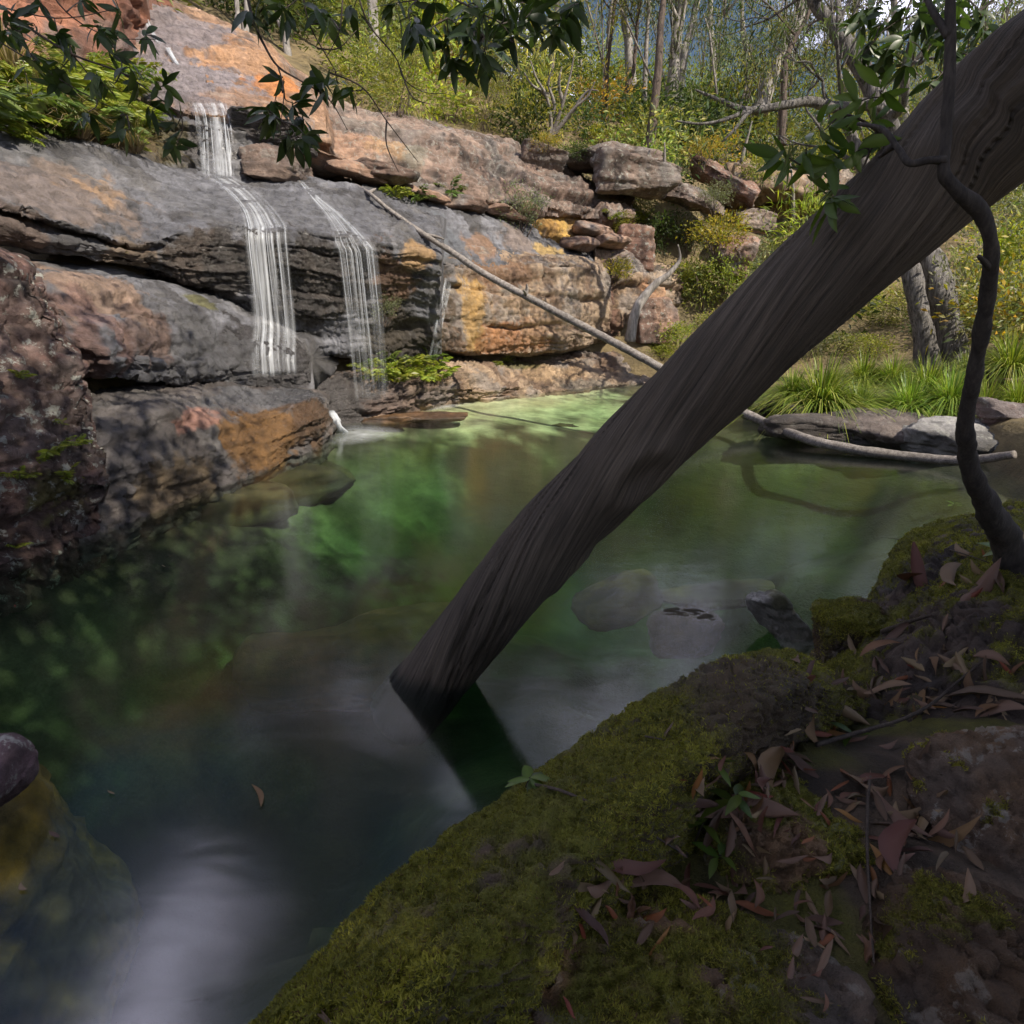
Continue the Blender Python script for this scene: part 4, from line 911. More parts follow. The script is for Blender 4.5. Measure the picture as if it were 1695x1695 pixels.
# thin fallen sapling lying from the wall to the right bank
pp = [PY(585, 298, 10.9), PY(610, 325, 10.6), PY(640, 345, 10.35), PY(700, 388, 10.0), PY(745, 415, 9.8), PY(800, 452, 9.65), PY(870, 490, 9.4), PY(960, 537, 9.1), PY(1050, 585, 8.75), PY(1150, 640, 8.45), PZ(1250, 692, .17), PZ(1330, 725, .10), PZ(1420, 745, .06), PZ(1520, 757, .05), PZ(1600, 762, .09), PZ(1680, 752, .22)]
for i_, q_ in enumerate(((585, 298), (610, 325), (640, 347), (700, 388))):
    l_, n_ = hit(*q_); pp[i_] = l_ + n_ * .05
V, Fs = tube(pp, np.array([.03, .035, .04, .05, .056, .062, .066, .070, .072, .072, .072, .072, .07, .066, .06, .05]) * .72, 14, 10, .16, 5)
fs_root = empty('fallen_sapling', pp[-1], 'slim grey dead trunk lying from the rock wall across the pool to the right bank', 'fallen trunk')
solo('stem', V, Fs, M_POLE, parent=fs_root)
for a, b in ((3, (735, 396, 9.75)), (6, (872, 470, 9.35)), (1, (622, 312, 10.5)), (6, (866, 480, 9.2))):
    q = PY(*b); p0 = np.array(pp[a]); V, Fs = tube([p0, (p0 + q) / 2 + .01, q], [.03, .022, .008], 6, 4)
    solo('branch_stub', V, Fs, M_POLE, parent=fs_root)
# dark vine stem in front of the log
vine = empty('vine_stem', PD(1665, 900, 2.05), 'dark crooked vine stem hanging in front of the log and rooted in the right bank', 'vine')
vp = [(1640, -1500, 1.25), (1600, -700, 1.27), (1585, -330, 1.29), (1578, -140, 1.30), (1574, -10, 1.32), (1572, 110, 1.34), (1566, 230, 1.36), (1562, 285, 1.37), (1585, 315, 1.38), (1622, 350, 1.40), (1640, 405, 1.43), (1636, 480, 1.50), (1622, 560, 1.58), (1608, 640, 1.66), (1598, 700, 1.73), (1606, 770, 1.82), (1635, 840, 1.93), (1670, 905, 2.05), (1690, 960, 2.1)]
V, Fs = tube([PD(*p) for p in vp], np.array([.006, .007, .009, .010, .011, .012, .0125, .0155, .0165, .0175, .0175, .019, .020, .021, .023, .028, .036, .05, .055]) * .9, 18, 14, .34, 9)
solo('stem', V, Fs, M_VINE, parent=vine)
for br in ([(1566, 265, 1.36), (1535, 266, 1.37), (1505, 270, 1.38), (1488, 248, 1.40), (1468, 220, 1.42), (1452, 210, 1.44), (1420, 205, 1.48)], [(1640, 445, 1.46), (1628, 432, 1.44), (1620, 424, 1.43)], [(1480, 240, 1.41), (1455, 260, 1.45)], [(1572, 60, 1.33), (1545, 20, 1.35), (1520, -30, 1.38)]):
    V, Fs = tube([PD(*p) for p in br], np.linspace(.009, .004, len(br)), 8, 6, .2, 3); solo('side_branch', V, Fs, M_VINE, parent=vine)
V, Fs = tube([PD(1595, 690, 1.72), PD(1560, 660, 1.9), PD(1590, 720, 1.7), PD(1440, 790, 2.4)], [.003, .002, .002, .001], 5, 8); 

# ------------------------------------------------------------------ falling water
OUT = np.array([.88, -.46])
def strand_mesh(path, w, alpha):
    """flat-oval ribbon of water along a 3D path"""
    path = np.asarray(path); n = len(path); r = np.asarray(w) * np.ones(n)
    V, Fs = tube(path, r, 6, 2, 0, 0)
    m = (len(V) - 2) // 6
    t = np.linspace(0, 1, m); a = np.interp(t, np.linspace(0, 1, len(alpha)), alpha)
    return V, Fs, np.concatenate([np.repeat(a, 6), [a[0], a[-1]]])
def glide(pxs, n=14):
    """points along a pixel polyline, laid on the rock"""
    pxs = np.array(pxs, float); t = np.linspace(0, len(pxs) - 1, n); out = []
    for k in t:
        i = min(int(k), len(pxs) - 2); p = pxs[i] + (pxs[i + 1] - pxs[i]) * (k - i)
        loc, nr = hit(*p)
        if loc is not None: out.append(loc + nr * .012)
    o = np.array(out)
    for _ in range(2): o[1:-1] = o[1:-1] * .5 + (o[:-2] + o[2:]) * .25
    return o
def plunge(p, v, z_end=None, steps=70, drift=0.0):
    """free fall from p with horizontal velocity v until rock or water is met"""
    out = [np.array(p)]; pos = np.array(p, float); vel = np.array([v[0], v[1], -.3]); dt = .055
    for k in range(steps):
        vel[2] -= 9.8 * dt * .8; vel[:2] += RNG.normal(size=2) * drift * 5; nxt = pos + vel * dt
        d = nxt - pos; L = np.linalg.norm(d)
        loc, nr, i, t = BVH.ray_cast(Vector(pos + np.array([0, 0, -.02])), Vector(d / L), L)
        if loc is not None:
            nn = np.array(nr); nn = nn if nn @ d < 0 else -nn
            if (nn[2] > .6 and loc[2] < .85) or len(out) > 66: out.append(np.array(loc)); break
            pos = np.array(loc) + nn * .03 + np.array([0, 0, -.01]); out.append(pos.copy()); vel = np.array([vel[0] * .5 + nn[0] * .12 + .35 * max(nn[2], 0) * OUT[0], vel[1] * .5 + nn[1] * .12 + .35 * max(nn[2], 0) * OUT[1], vel[2] * .45]); continue
        pos = nxt; out.append(pos.copy())
        if pos[2] < .01: break
    return np.array(out)
def waterfall(name, label, pieces):
    base = np.mean([p[0][-1] for p in pieces], 0)
    root = empty(name, base, label, 'waterfall')
    for path, w, al in pieces:
        V, Fs, a = strand_mesh(path, w, al); solo('strand', V, Fs, M_STRAND, parent=root, attrs={'alpha': a})
R2 = np.random.default_rng(5)
def cling(lip, z_end, n=44, out=.03, cap=1.4, OUT=OUT):
    """path of water dropping from the lip, pushed out wherever the rock below stands further out"""
    o3 = np.array([OUT[0], OUT[1], 0.0]); s = 0.0; P = []
    for i, z in enumerate(np.linspace(lip[2], z_end, n)):
        b = np.array([lip[0], lip[1], z]); loc, nr, j, t = BVH.ray_cast(Vector(b + o3 * cap), Vector(-o3), cap + .15)
        free = .035 + .10 * (i / n) ** .7
        s = max(s, free if loc is None else max(free, (np.array(loc) - b) @ o3 + out)); P.append((s, z))
    P = np.array(P)
    for _ in range(5): P[1:-1, 0] = P[1:-1, 0] * .4 + (P[:-2, 0] + P[2:, 0]) * .3
    return np.array([[lip[0] + OUT[0] * a, lip[1] + OUT[1] * a, z] for a, z in P])
def veil_paths(over, z_end, nu=15, cap=1.4, od=OUT):
    """over(u) -> pixel polyline across the ledge; returns (nu, m, 3)"""
    rows = []
    for u in np.linspace(0, 1, nu):
        g = glide(over(u), 20); g = np.array([np.interp(np.linspace(0, 1, 20), np.linspace(0, 1, len(g)), g[:, k]) for k in range(3)]).T
        rows.append(np.vstack([g, cling(g[-1], z_end, cap=cap, OUT=od)[1:]]))
    G = np.array(rows)
    for _ in range(3): G[1:-1] = G[1:-1] * .5 + (G[:-2] + G[2:]) * .25
    return G
def at_u(G, u):
    k = u * (len(G) - 1); i = min(int(k), len(G) - 2); return G[i] + (G[i + 1] - G[i]) * (k - i)
def veil(root, G, peak, seed, freq, cols=120, thick=.004, sharp=1.25, base=.16, fade=(1, 1)):
    """silky sheet of water with soft edges, thin but closed"""
    m = G.shape[1]; us = np.linspace(0, 1, cols); S = np.array([at_u(G, u) for u in us])
    U, T = np.meshgrid(us, np.linspace(0, 1, m), indexing='ij'); q = np.stack([U * freq + .25 * np.sin(T * 5 + U * 9), T * 2.2, np.zeros_like(U)], -1).reshape(-1, 3)
    st = fbm(q, 4, seed, .62).reshape(U.shape); wide = fbm(np.stack([U * 5, T * .8, U * 0], -1).reshape(-1, 3), 2, seed + 9).reshape(U.shape)
    al = np.clip((st - .32) * 2.5, 0, 1) ** sharp * (.35 + 1.3 * np.clip(wide - .25, 0, 1)) + base * st
    al = al * sstep(0, .10, U) * sstep(0, .10, 1 - U) * peak * (fade[0] + (fade[1] - fade[0]) * T) * sstep(0, .05, T) * sstep(0, .04, 1 - T)
    bul = (st - .5) * .035; o3 = np.array([OUT[0], OUT[1], .15]); A = S + o3 * bul[..., None]; Bk = A - o3 * thick
    n = cols * m; F1 = grid_faces(cols, m); V = np.vstack([A.reshape(-1, 3), Bk.reshape(-1, 3)])
    solo('water_veil', V, [F1], M_STRAND, parent=root, attrs={'alpha': np.concatenate([al.ravel(), al.ravel() * 0])})
def water_fall(label, G, z_foot, n, peak, seed, freq, wr, gr, fade=(1, .8)):
    root = empty('waterfall', G[len(G) // 2][-1], label, 'waterfall'); r = np.random.default_rng(seed)
    veil(root, G, peak, seed, freq, fade=fade)
    for k in range(n):
        u = r.random(); p = at_u(G, u).copy(); i0 = r.integers(0, min(22, len(p) - 20)); i1 = r.integers(i0 + 18, len(p) + 1) if i0 + 18 < len(p) else len(p); p = p[i0:i1]; t = np.linspace(0, 1, len(p))
        p = p + np.array([OUT[0], OUT[1], 0]) * .012 + (np.sin(t * r.uniform(2, 6) + r.random() * 6) * r.uniform(.002, .012))[:, None] * np.array([-OUT[1], OUT[0], 0]); g = r.uniform(*gr)
        V, Fs, a = strand_mesh(p[::2], r.uniform(*wr), [0, g * .7, g, g * .8, g * .5, 0]); solo('strand', V, Fs, M_STRAND, parent=root, attrs={'alpha': a})
rows = []
for u in np.linspace(0, 1, 15):
    g = glide([(312 + 60 * u, 172), (318 + 62 * u, 190), (321 + 62 * u, 215), (324 + 62 * u, 255), (328 + 60 * u, 297)], 40); g = np.array([np.interp(np.linspace(0, 1, 44), np.linspace(0, 1, len(g)), g[:, k]) for k in range(3)]).T
    for _ in range(4): g[1:-1] = g[1:-1] * .4 + (g[:-2] + g[2:]) * .3
    rows.append(g + np.array([OUT[0], OUT[1], .2]) * .05)
G = np.array(rows)
for _ in range(3): G[1:-1] = G[1:-1] * .5 + (G[:-2] + G[2:]) * .25
water_fall('upper white curtain of the main fall below the grey slab', G, 3.0, 8, 1.0, 601, 12, (.003, .009), (.3, .8))
G = veil_paths(lambda u: [(328 + 56 * u, 292), (350 + 56 * u, 302), (377 + 56 * u, 324), (396 + 62 * u, 350), (401 + 76 * u, 376)], .70, od=np.array([.22, -.975]))
water_fall('main white waterfall dropping over the wide wet ledge in silky strands', G, .7, 9, .92, 602, 15, (.003, .008), (.25, .7), (.85, .9))
G = veil_paths(lambda u: [(490 + 8 * u, 296), (508 + 14 * u, 322), (534 + 28 * u, 352), (550 + 48 * u, 384), (552 + 68 * u, 406)], .25)
water_fall('narrower waterfall of fine threads right of the main fall', G, .3, 16, .9, 603, 30, (.002, .006), (.25, .7), (1.1, .25))
pcs = []
for k in range(7):
    x = 742 + 5 * R2.normal(); pcs.append((glide([(x, 462), (x - 8, 500), (x - 18, 545), (x - 26, 588)], 12), R2.uniform(.005, .012), [.2, .4, .3, .3]))
for k in range(4):
    x = 765 + 3 * k; pcs.append((glide([(x, 462), (x, 490)], 4), .005, [.3, .1]))
waterfall('waterfall', 'faint trickle down the dark rock left of the yellow stain', pcs)
pcs = [(glide([(232 + 6 * R2.random(), 15), (242 + 8 * R2.random(), 45), (258 + 8 * R2.random(), 72)], 8), R2.uniform(.012, .03), [.5, .6, .2]) for k in range(6)]
pcs += [(glide([(276 + 5 * R2.random(), 82), (286 + 6 * R2.random(), 100), (294, 108)], 6), R2.uniform(.012, .03), [.4, .6, .2]) for k in range(6)]
waterfall('waterfall', 'small splash of water on the upper grey slab at the top left', pcs)
# foot of the second fall and its foam
pcs = [(np.array([PY(545 + R2.random() * 8, 682, 7.9), PY(548 + R2.random() * 14, 695, 7.8), PZ(548 + R2.random() * 28, 716, .005)]), R2.uniform(.012, .03), [.4, .7, .8]) for k in range(12)]
waterfall('waterfall', 'short white chute spilling into the pool behind the rusty rock end', pcs)
def foam(label, outline, peak):
    P0 = np.array([PZ(x, y, .012) for x, y in outline]); c = P0.mean(0); rings = 10; V = []; A = []
    n = len(P0); D = catmull(np.vstack([P0, P0[:1]]), [6] * n)[:-1]; n = len(D)
    for r in range(rings + 1):
        t = r / rings; V.append(c + (D - c) * t); A.append(np.full(n, peak * (1 - t) ** 1.1))
    V = np.vstack(V); V[:, 2] = .006 + .012 * np.concatenate(A); F = []
    for r in range(rings):
        a = r * n + np.arange(n); b = r * n + (np.arange(n) + 1) % n; F.append(np.stack([a, b, b + n, a + n], -1))
    A = np.concatenate(A) * (.55 + .9 * fbm(V * np.array([3, 9, 1]), 3, 4)); solo('foam', V, np.vstack(F), M_FOAM, label, 'foam', 'foam on the pool', attrs={'alpha': A})
foam('soft white foam spreading where the chute enters the pool', [(538, 735), (560, 705), (620, 702), (670, 712), (640, 726), (580, 736)], 1.0)
foam('thin line of foam along the far foot of the rock shelf', [(700, 680), (730, 668), (790, 666), (740, 676)], .7)

# ------------------------------------------------------------------ foliage tools
def unit(v): return v / (np.linalg.norm(v, axis=-1, keepdims=True) + 1e-12)
def leaf_quads(base, dirs, L, ratio, r, droop=.15):
    n = len(base); dirs = unit(dirs); L = np.asarray(L)[:, None]
    side = unit(np.cross(dirs, r.normal(size=(n, 3)))); nrm = np.cross(side, dirs)
    w = L * ratio * .5; mid = base + dirs * L * .45 + nrm * L * .06
    tip = base + dirs * L + np.array([0, 0, -1.0]) * L * droop
    V = np.stack([base, mid + side * w, tip, mid - side * w], 1).reshape(-1, 3)
    return V, np.arange(4 * n).reshape(-1, 4)
def pal_cols(n, pal, r, var=.22):
    a = np.array(pal)[r.integers(0, len(pal), n)]
    return a * np.clip(1 + r.normal(size=(n, 1)) * var, .4, 1.8)
YG = [rgb(.31, .34, .045), rgb(.25, .30, .05), rgb(.35, .34, .045), rgb(.17, .22, .045)]
OL = [rgb(.20, .23, .06), rgb(.25, .26, .065), rgb(.14, .19, .055), rgb(.28, .27, .075)]
DG = [rgb(.06, .10, .028), rgb(.085, .125, .035), rgb(.05, .08, .026)]
GG = [rgb(.19, .21, .12), rgb(.24, .25, .155), rgb(.15, .165, .09)]
YY = [rgb(.40, .38, .03), rgb(.32, .33, .04), rgb(.43, .36, .03), rgb(.22, .26, .04)]
GOLD = [rgb(.36, .26, .04), rgb(.28, .25, .04), rgb(.20, .20, .04), rgb(.40, .24, .03)]
GUM = [rgb(.11, .135, .055), rgb(.15, .17, .075), rgb(.08, .105, .04)]
def shrub_geo(seed, nleaf, pal, leaf=.06, ratio=.35, clusters=26, h=1.0, w=.55, stems=7):
    r = np.random.default_rng(seed)
    c = unit(r.normal(size=(clusters, 3))) * (r.random((clusters, 1)) ** .45); c = c * np.array([w, w, h * .42]) + np.array([0, 0, h * .56])
    k = r.integers(0, clusters, nleaf); rad = r.uniform(.06, .17, clusters)[k][:, None]
    base = c[k] + r.normal(size=(nleaf, 3)) * rad * np.array([1, 1, .75])
    d = unit(base - np.array([0, 0, h * .3])) + r.normal(size=(nleaf, 3)) * .7
    V, F = leaf_quads(base, d, leaf * r.uniform(.6, 1.4, nleaf), ratio, r)
    col = pal_cols(nleaf, pal, r) * (.75 + .5 * r.random(clusters))[k][:, None]
    bag = Bag()
    for s in range(stems):
        t = c[r.integers(0, clusters)]; m = t * .5 + r.normal(size=3) * .06; m[2] = t[2] * .5
        v, f = tube([r.normal(size=3) * np.array([.03, .03, 0]) - [0, 0, .1], m, t], [.014, .010, .003], 5, 4); bag.add(v, f)
    return (V, F, np.repeat(col, 4, 0)), bag.out()
SHRUBS = {}
def shrub_meshes(kind):
    if kind not in SHRUBS:
        pal, leaf, ratio, h, w, n = {'yellow_green': (YG, .085, .30, 1.0, .55, 1500), 'olive': (OL, .075, .30, 1.1, .5, 1500), 'dark': (DG, .08, .4, .9, .6, 1500), 'grey': (GG, .06, .3, 1.0, .6, 1800),
                                     'yellow': (YY, .075, .4, .85, .6, 1700), 'gold': (GOLD, .06, .35, .8, .5, 1400), 'broom': (OL + YG, .13, .10, 1.5, .4, 1500)}[kind]
        lv, st = shrub_geo(sum(map(ord, kind)), n, pal, leaf, ratio, 28, h, w)
        SHRUBS[kind] = (np_mesh('foliage', lv[0], lv[1], M_LEAF, col=lv[2], smooth=False), np_mesh('stem', st[0], st[1], M_DARKBARK), lv)
    return SHRUBS[kind]
def shrub(kind, pos, scale, rz, label, cat='shrub', group=None, sz=1.0):
    a, b, _ = shrub_meshes(kind); o = empty('shrub', pos, label, cat, group)
    o.scale = (scale, scale, scale * sz); o.rotation_euler = (0, 0, rz)
    link('foliage', a, o); link('stem', b, o); return o
for kd in ('yellow_green', 'olive', 'dark', 'grey', 'yellow', 'gold', 'broom'): shrub_meshes(kd)

# undergrowth of the hillside: a thicket nobody could count
def on_ground(x, y): return float(ground_z(np.array([[x, y]]))[0])
ru = np.random.default_rng(77); VV = []; CC = []; cnt = 0
kinds = ['olive', 'yellow_green', 'broom', 'grey', 'dark', 'dark', 'olive', 'yellow_green', 'gold', 'yellow_green']
tries = 0
while cnt < 520 and tries < 9000:
    tries += 1
    y = 9.0 + 37.5 * ru.random() ** 1.2; x = (ru.random() * 2.3 - 1.15) * (y + 3); z = on_ground(x, y)
    if z < .3: continue
    px, py, d = to_px(np.array([x, y, z + .3]))
    if px < -420 or px > 2050 or py < -250: continue
    top = drop(x, y)
    if top[2] > z + .25: continue
    if px > 1130 and 400 < py < 600 and ru.random() < .35: continue
    V, F, c = shrub_meshes(kinds[ru.integers(0, len(kinds))])[2]
    s = ru.uniform(.6, 1.7) * (1 + .018 * y); a = ru.random() * 6.28; ca, sa = math.cos(a), math.sin(a)
    sel = ru.random(len(F)) < .55; idx = np.repeat(sel, 4)
    v = V[idx] @ np.array([[ca, -sa, 0], [sa, ca, 0], [0, 0, 1]]).T * s * np.array([1, 1, ru.uniform(.7, 1.3)]) + np.array([x, y, z - .05])
    VV.append(v); CC.append(c[idx] * ru.uniform(.45, 1.45) * np.array([ru.uniform(.85, 1.2), 1, ru.uniform(.6, 1.4)])); cnt += 1
V = np.vstack(VV); F = np.arange(len(V)).reshape(-1, 4)
ug = solo('undergrowth', V, F, M_LEAF, 'dense olive and yellow green scrub covering the hillside behind the rocks', 'scrub', kind='stuff', col=np.vstack(CC), smooth=False)

# the wood that closes the skyline: crowns and stems that read as one mass
VV = []; CC = []; tb = Bag(); rw_ = np.random.default_rng(88)
for k in range(78):
    y = rw_.uniform(19, 46); px = rw_.uniform(150, 1760); Xg = (px - 847.5) / FPX * y * .9; zg = on_ground(Xg, y)
    if zg < 2.0: continue
    h = rw_.uniform(4.5, 11) if px < 1000 else rw_.uniform(3.5, 9); top = np.array([Xg + rw_.normal() * .6, y, zg + h]); pal = (GUM, OL, DG, YG, YG)[rw_.integers(0, 5)]; tone = rw_.uniform(.7, 1.4)
    v, f = tube([np.array([Xg, y, zg - .3]), (np.array([Xg, y, zg]) + top) / 2 + rw_.normal(size=3) * .25, top], [rw_.uniform(.05, .11), .05, .02], 6, 5)
    if rw_.random() < .35: tb.add(v, f)
    nc = 16; cc = top + rw_.normal(size=(nc, 3)) * np.array([1.5, 1.2, h * .24]) - np.array([0, 0, h * .32])
    for q in cc:
        if rw_.random() < .35: v, f = tube([np.array([top[0], y, max(zg, q[2] - 1.2)]), (q + top) / 2 - [0, 0, .4], q], [.035, .022, .008], 4, 3); tb.add(v, f)
    n = 2600; i = rw_.integers(0, nc, n); b = cc[i] + rw_.normal(size=(n, 3)) * np.array([.5, .5, .36]) * rw_.uniform(.5, 1.1, nc)[i][:, None]
    V, F = leaf_quads(b, rw_.normal(size=(n, 3)) + [0, 0, -.8], .13 * rw_.uniform(.6, 1.3, n), .24, rw_); VV.append(V); CC.append(np.repeat(pal_cols(n, pal, rw_) * tone * (.7 + .6 * rw_.random(nc))[i][:, None], 4, 0))
V = np.vstack(VV); fw_ = solo('far_wood', V, np.arange(len(V)).reshape(-1, 4), M_LEAF, 'hazy mass of eucalypt crowns closing the skyline behind the nearer gums', 'wood', kind='stuff', col=np.vstack(CC), smooth=False)
v, f, c = tb.out(); solo('stems', v, f, M_POLE, parent=fw_)['kind'] = 'stuff'

# shrubs one can tell apart
for kd, px, py, s, sz, lab in (
    ('yellow', 1195, 395, .95, 1.1, 'bright yellow green bush in the gully right of the rock wall'),
    ('grey', 1140, 410, 1.0, 1.1, 'grey green bush left of the bright yellow bush'),
    ('dark', 1085, 400, .9, 1.2, 'dark green bush at the right end of the upper slab'),
    ('yellow_green', 1025, 365, .6, .8, 'low fresh green shrub on the ledge above the yellow blocks'),
    ('yellow', 1010, 445, .55, 1.0, 'small yellow green shrub hanging over the right end of the wall'),
    ('grey', 862, 350, .9, 1.0, 'pale grey leaved shrub growing from the face of the upper slab'),
    ('olive', 1160, 500, 1.2, 1.2, 'loose olive shrub at the foot of the gully behind the log'),
    ('grey', 1230, 470, 1.1, 1.2, 'silvery shrub on the gully slope close to the log'),
    ('yellow_green', 1120, 560, .7, .8, 'bright grassy shrub at the pool end left of the log'),
    ('yellow_green', 1190, 560, .9, .9, 'green shrub touching the log at the pool end'),
    ('gold', 1160, 260, .9, 1.0, 'golden shrub on the crest above the gully'),
    ('gold', 905, 240, .6, .8, 'orange tipped shrub at the foot of the bare little tree'),
    ('yellow', 985, 235, .7, .9, 'yellow shrub on top of the wall left of the dark leaning gum'),
    ('yellow_green', 1420, 520, 1.0, .9, 'pale green shrub seen under the log left of the paired trunks'),
    ('gold', 1620, 540, 1.3, 1.2, 'golden green bush right of the paired trunks behind the vine'),
    ('yellow_green', 1670, 480, 1.5, 1.2, 'tall yellow green bush at the right picture edge'),
    ('olive', 1470, 540, .8, .8, 'olive bush close to the left of the paired trunks'),
    ('broom', 800, 215, 1.1, 1.2, 'wispy broom shrub on the crest in the middle of the wall'),
    ('yellow_green', 745, 200, 1.0, 1.0, 'rounded light green shrub on the crest above the brown slab'),
    ('broom', 660, 185, 1.1, 1.2, 'feathery shrub on the crest above the orange slab'),
    ('grey', 640, 500, .42, 1.0, 'small sparse shrub growing on the face right of the narrower fall'),
    ('yellow_green', 1660, 560, 1.0, .9, 'light green shrub behind the purple boulder'),
    ('dark', 1560, 560, .8, .8, 'dark shrub at the foot of the paired trunks'),
    ('yellow_green', 1440, 590, .7, .7, 'low light green bush under the log in front of the paired trunks'),
    ('olive', 1385, 580, .8, .7, 'low olive bush under the log above the biggest grass clump'),
    ('grey', 1335, 590, .8, .8, 'grey bush at the lower edge of the log on the right bank'),
    ('gold', 1490, 500, .8, .8, 'golden bush behind the pale trunk under the log'),
    ('yellow', 1640, 440, 1.2, 1.0, 'sunny yellow bush high on the right slope beside the vine'),
    ('yellow', 1135, 470, .8, 1.0, 'yellow green bush above the bleached dead branch'),
    ('yellow_green', 1200, 455, .9, 1.0, 'fresh green bush below the bright yellow bush'),
    ('grey', 1260, 520, 1.1, 1.0, 'grey green bush pressed against the log low in the gully'),
    ('olive', 1275, 440, 1.0, 1.0, 'olive bush between the orange boulder and the log'),
    ('gold', 1110, 335, .7, .9, 'golden bush among the wall-top boulders'),
    ('yellow_green', 1255, 295, .8, 1.0, 'light green bush left of the cave rock'),
    ('grey', 1175, 335, .7, .9, 'grey bush beside the low slab boulder'),
    ('gold', 1040, 235, .7, .9, 'golden bush left of the flared foot of the leaning gum'),
    ('dark', 960, 250, .6, .7, 'dark low bush behind the long flat boulder'),
    ('yellow_green', 1090, 590, .5, .7, 'light green tuft bush on the pool end beside the rounded stone'),
    ('olive', 1055, 350, .7, .9, 'olive bush over the right end of the upper slab'),
):
    l, n = hit(px, py)
    if l is not None: shrub(kd, l - np.array([0, 0, .06 + .30 * s * sz]) + n * .12, s, RNG.random() * 6, lab, sz=sz)

# ------------------------------------------------------------------ trees
def grow(bag, tips, p, d, length, rad, depth, r, spread=.55, lift=.12):
    n = 4; pts = [p]; dd = d.copy()
    for k in range(n):
        dd = unit(dd + r.normal(size=3) * .22 + np.array([0, 0, lift])); pts.append(pts[-1] + dd * length / n)
    v, f = tube(pts, np.linspace(rad, rad * .5, n + 1), 6 if depth > 1 else 4, 3, .1, 1); bag.add(v, f)
    if depth <= 1: tips.append(pts[-1]); tips.append(pts[-2])
    if depth > 0:
        for k in range(r.integers(2, 4)):
            i = r.integers(2, n + 1); nd = unit(dd + r.normal(size=3) * spread); grow(bag, tips, pts[i], nd, length * r.uniform(.55, .8), rad * .5, depth - 1, r, spread, lift)
def tree(name, label, trunk, rads, mat, seed, limbs=6, limb_len=2.2, leaf_n=5200, pal=GUM, leaf=.115, group='trees on the hillside', start=.5, clump=.55, depth=2, lift=.1, ratio=.22, extra=(), jit=.18):
    r = np.random.default_rng(seed); root = empty(name, trunk[0], label, 'tree', group)
    V, Fs = tube(trunk, rads, 16, 12, jit, seed); solo('trunk', V, Fs, mat, parent=root)
    bag = Bag(); tips = []; D = catmull(np.array(trunk, float), [8] * (len(trunk) - 1)); RD = catmull(np.array(rads, float), [8] * (len(rads) - 1))
    for k in range(limbs):
        i = int(len(D) * (start + (1 - start) * (k + r.random()) / limbs)); i = min(i, len(D) - 1)
        a = r.random() * 6.28; d = unit(np.array([math.cos(a), math.sin(a) * .8, .55 + .5 * r.random()])); grow(bag, tips, D[i], d, limb_len * r.uniform(.7, 1.2), RD[i] * .5, depth, r, lift=lift)
    for ex in extra:
        v, f = tube(ex[0], ex[1], 8, 6, .15, seed); bag.add(v, f); tips += [np.array(q) for q in ex[0][-2:]]
    if bag.n: b = bag.out(); solo('branches', b[0], b[1], mat, parent=root)
    if leaf_n and tips:
        tips = np.array(tips); k = r.integers(0, len(tips), leaf_n); base = tips[k] + r.normal(size=(leaf_n, 3)) * clump * np.array([1, 1, .7]) * r.uniform(.3, 1, len(tips))[k][:, None]
        d = r.normal(size=(leaf_n, 3)) + np.array([0, 0, -.9]); V, F = leaf_quads(base, d, leaf * r.uniform(.6, 1.3, leaf_n), ratio, r)
        c = pal_cols(leaf_n, pal, r) * (.7 + .6 * r.random(len(tips)))[k][:, None]; solo('crown', V, F, M_LEAF, parent=root, col=np.repeat(c, 4, 0), smooth=False)
    return root
def gum(label, base_px, via, w_px, mat, seed, top_h=9.0, Y=None, **kw):
    l, n = hit(*base_px) if Y is None else (PY(*base_px, Y), None)
    Y = l[1]; pts = [l - np.array([0, 0, .3])] + [PY(*v, Y + .15 * (i + 1)) for i, v in enumerate(via)]
    d = unit(pts[-1] - pts[-2]); hh = max(2.0, top_h - (pts[-1][2] - l[2]))
    q = pts[-1] + (d * .6 + np.array([0, 0, .5])) * hh * .5; pts += [q, q + (d * .4 + np.array([.1, 0, .7])) * hh * .5]
    dep = to_px(l)[2]; r0 = w_px / FPX * dep / 2; rads = np.linspace(r0 * 1.15, r0 * .45, len(pts)); rads[0] = r0 * 1.5
    return tree('gum_tree', label, pts, rads, mat, seed, **kw)
gum('slim pale gum at the top left, left one of a close pair', (394, 62), [(393, 30), (390, -20)], 9, M_GUM, 301, Y=16, top_h=12)
gum('slim pale gum at the top left, right one of a close pair', (404, 65), [(406, 30), (408, -20)], 11, M_GUM, 302, Y=16.5, top_h=15, leaf_n=7000)
gum('straight whitish gum trunk above the orange slab', (623, 135), [(620, 70), (616, 0)], 20, M_GUM, 303, Y=18, top_h=17, start=.55, leaf_n=7500, limb_len=2.8)
gum('thin leaning gum between the pale pair and the whitish trunk', (478, 90), [(468, 40), (452, -10)], 10, M_GUM, 304, Y=17.5, top_h=14, leaf_n=6500)
gum('thin brown gum right of the whitish trunk', (681, 140), [(680, 80), (679, 0)], 7, M_DARKBARK, 305, Y=21, top_h=9)
gum('thin gum on the crest in the middle of the picture top', (741, 160), [(744, 90), (748, 0)], 9, M_GUM, 306, Y=22, top_h=16, leaf_n=6500, limb_len=2.6)
gum('straight bluish grey gum right of the centre on the hillside', (1046, 130), [(1040, 70), (1030, 0)], 14, M_GUM, 307, Y=27, top_h=12, start=.6)
gum('thin dark gum with a bent stem left of the bluish grey gum', (1001, 182), [(1004, 120), (1012, 50), (1018, 0)], 8, M_DARKBARK, 308, Y=23, top_h=9)
gum('short dark gum leaning right below the bluish grey gum', (1028, 182), [(1038, 145), (1048, 118), (1052, 80)], 8, M_DARKBARK, 309, Y=22, top_h=6)
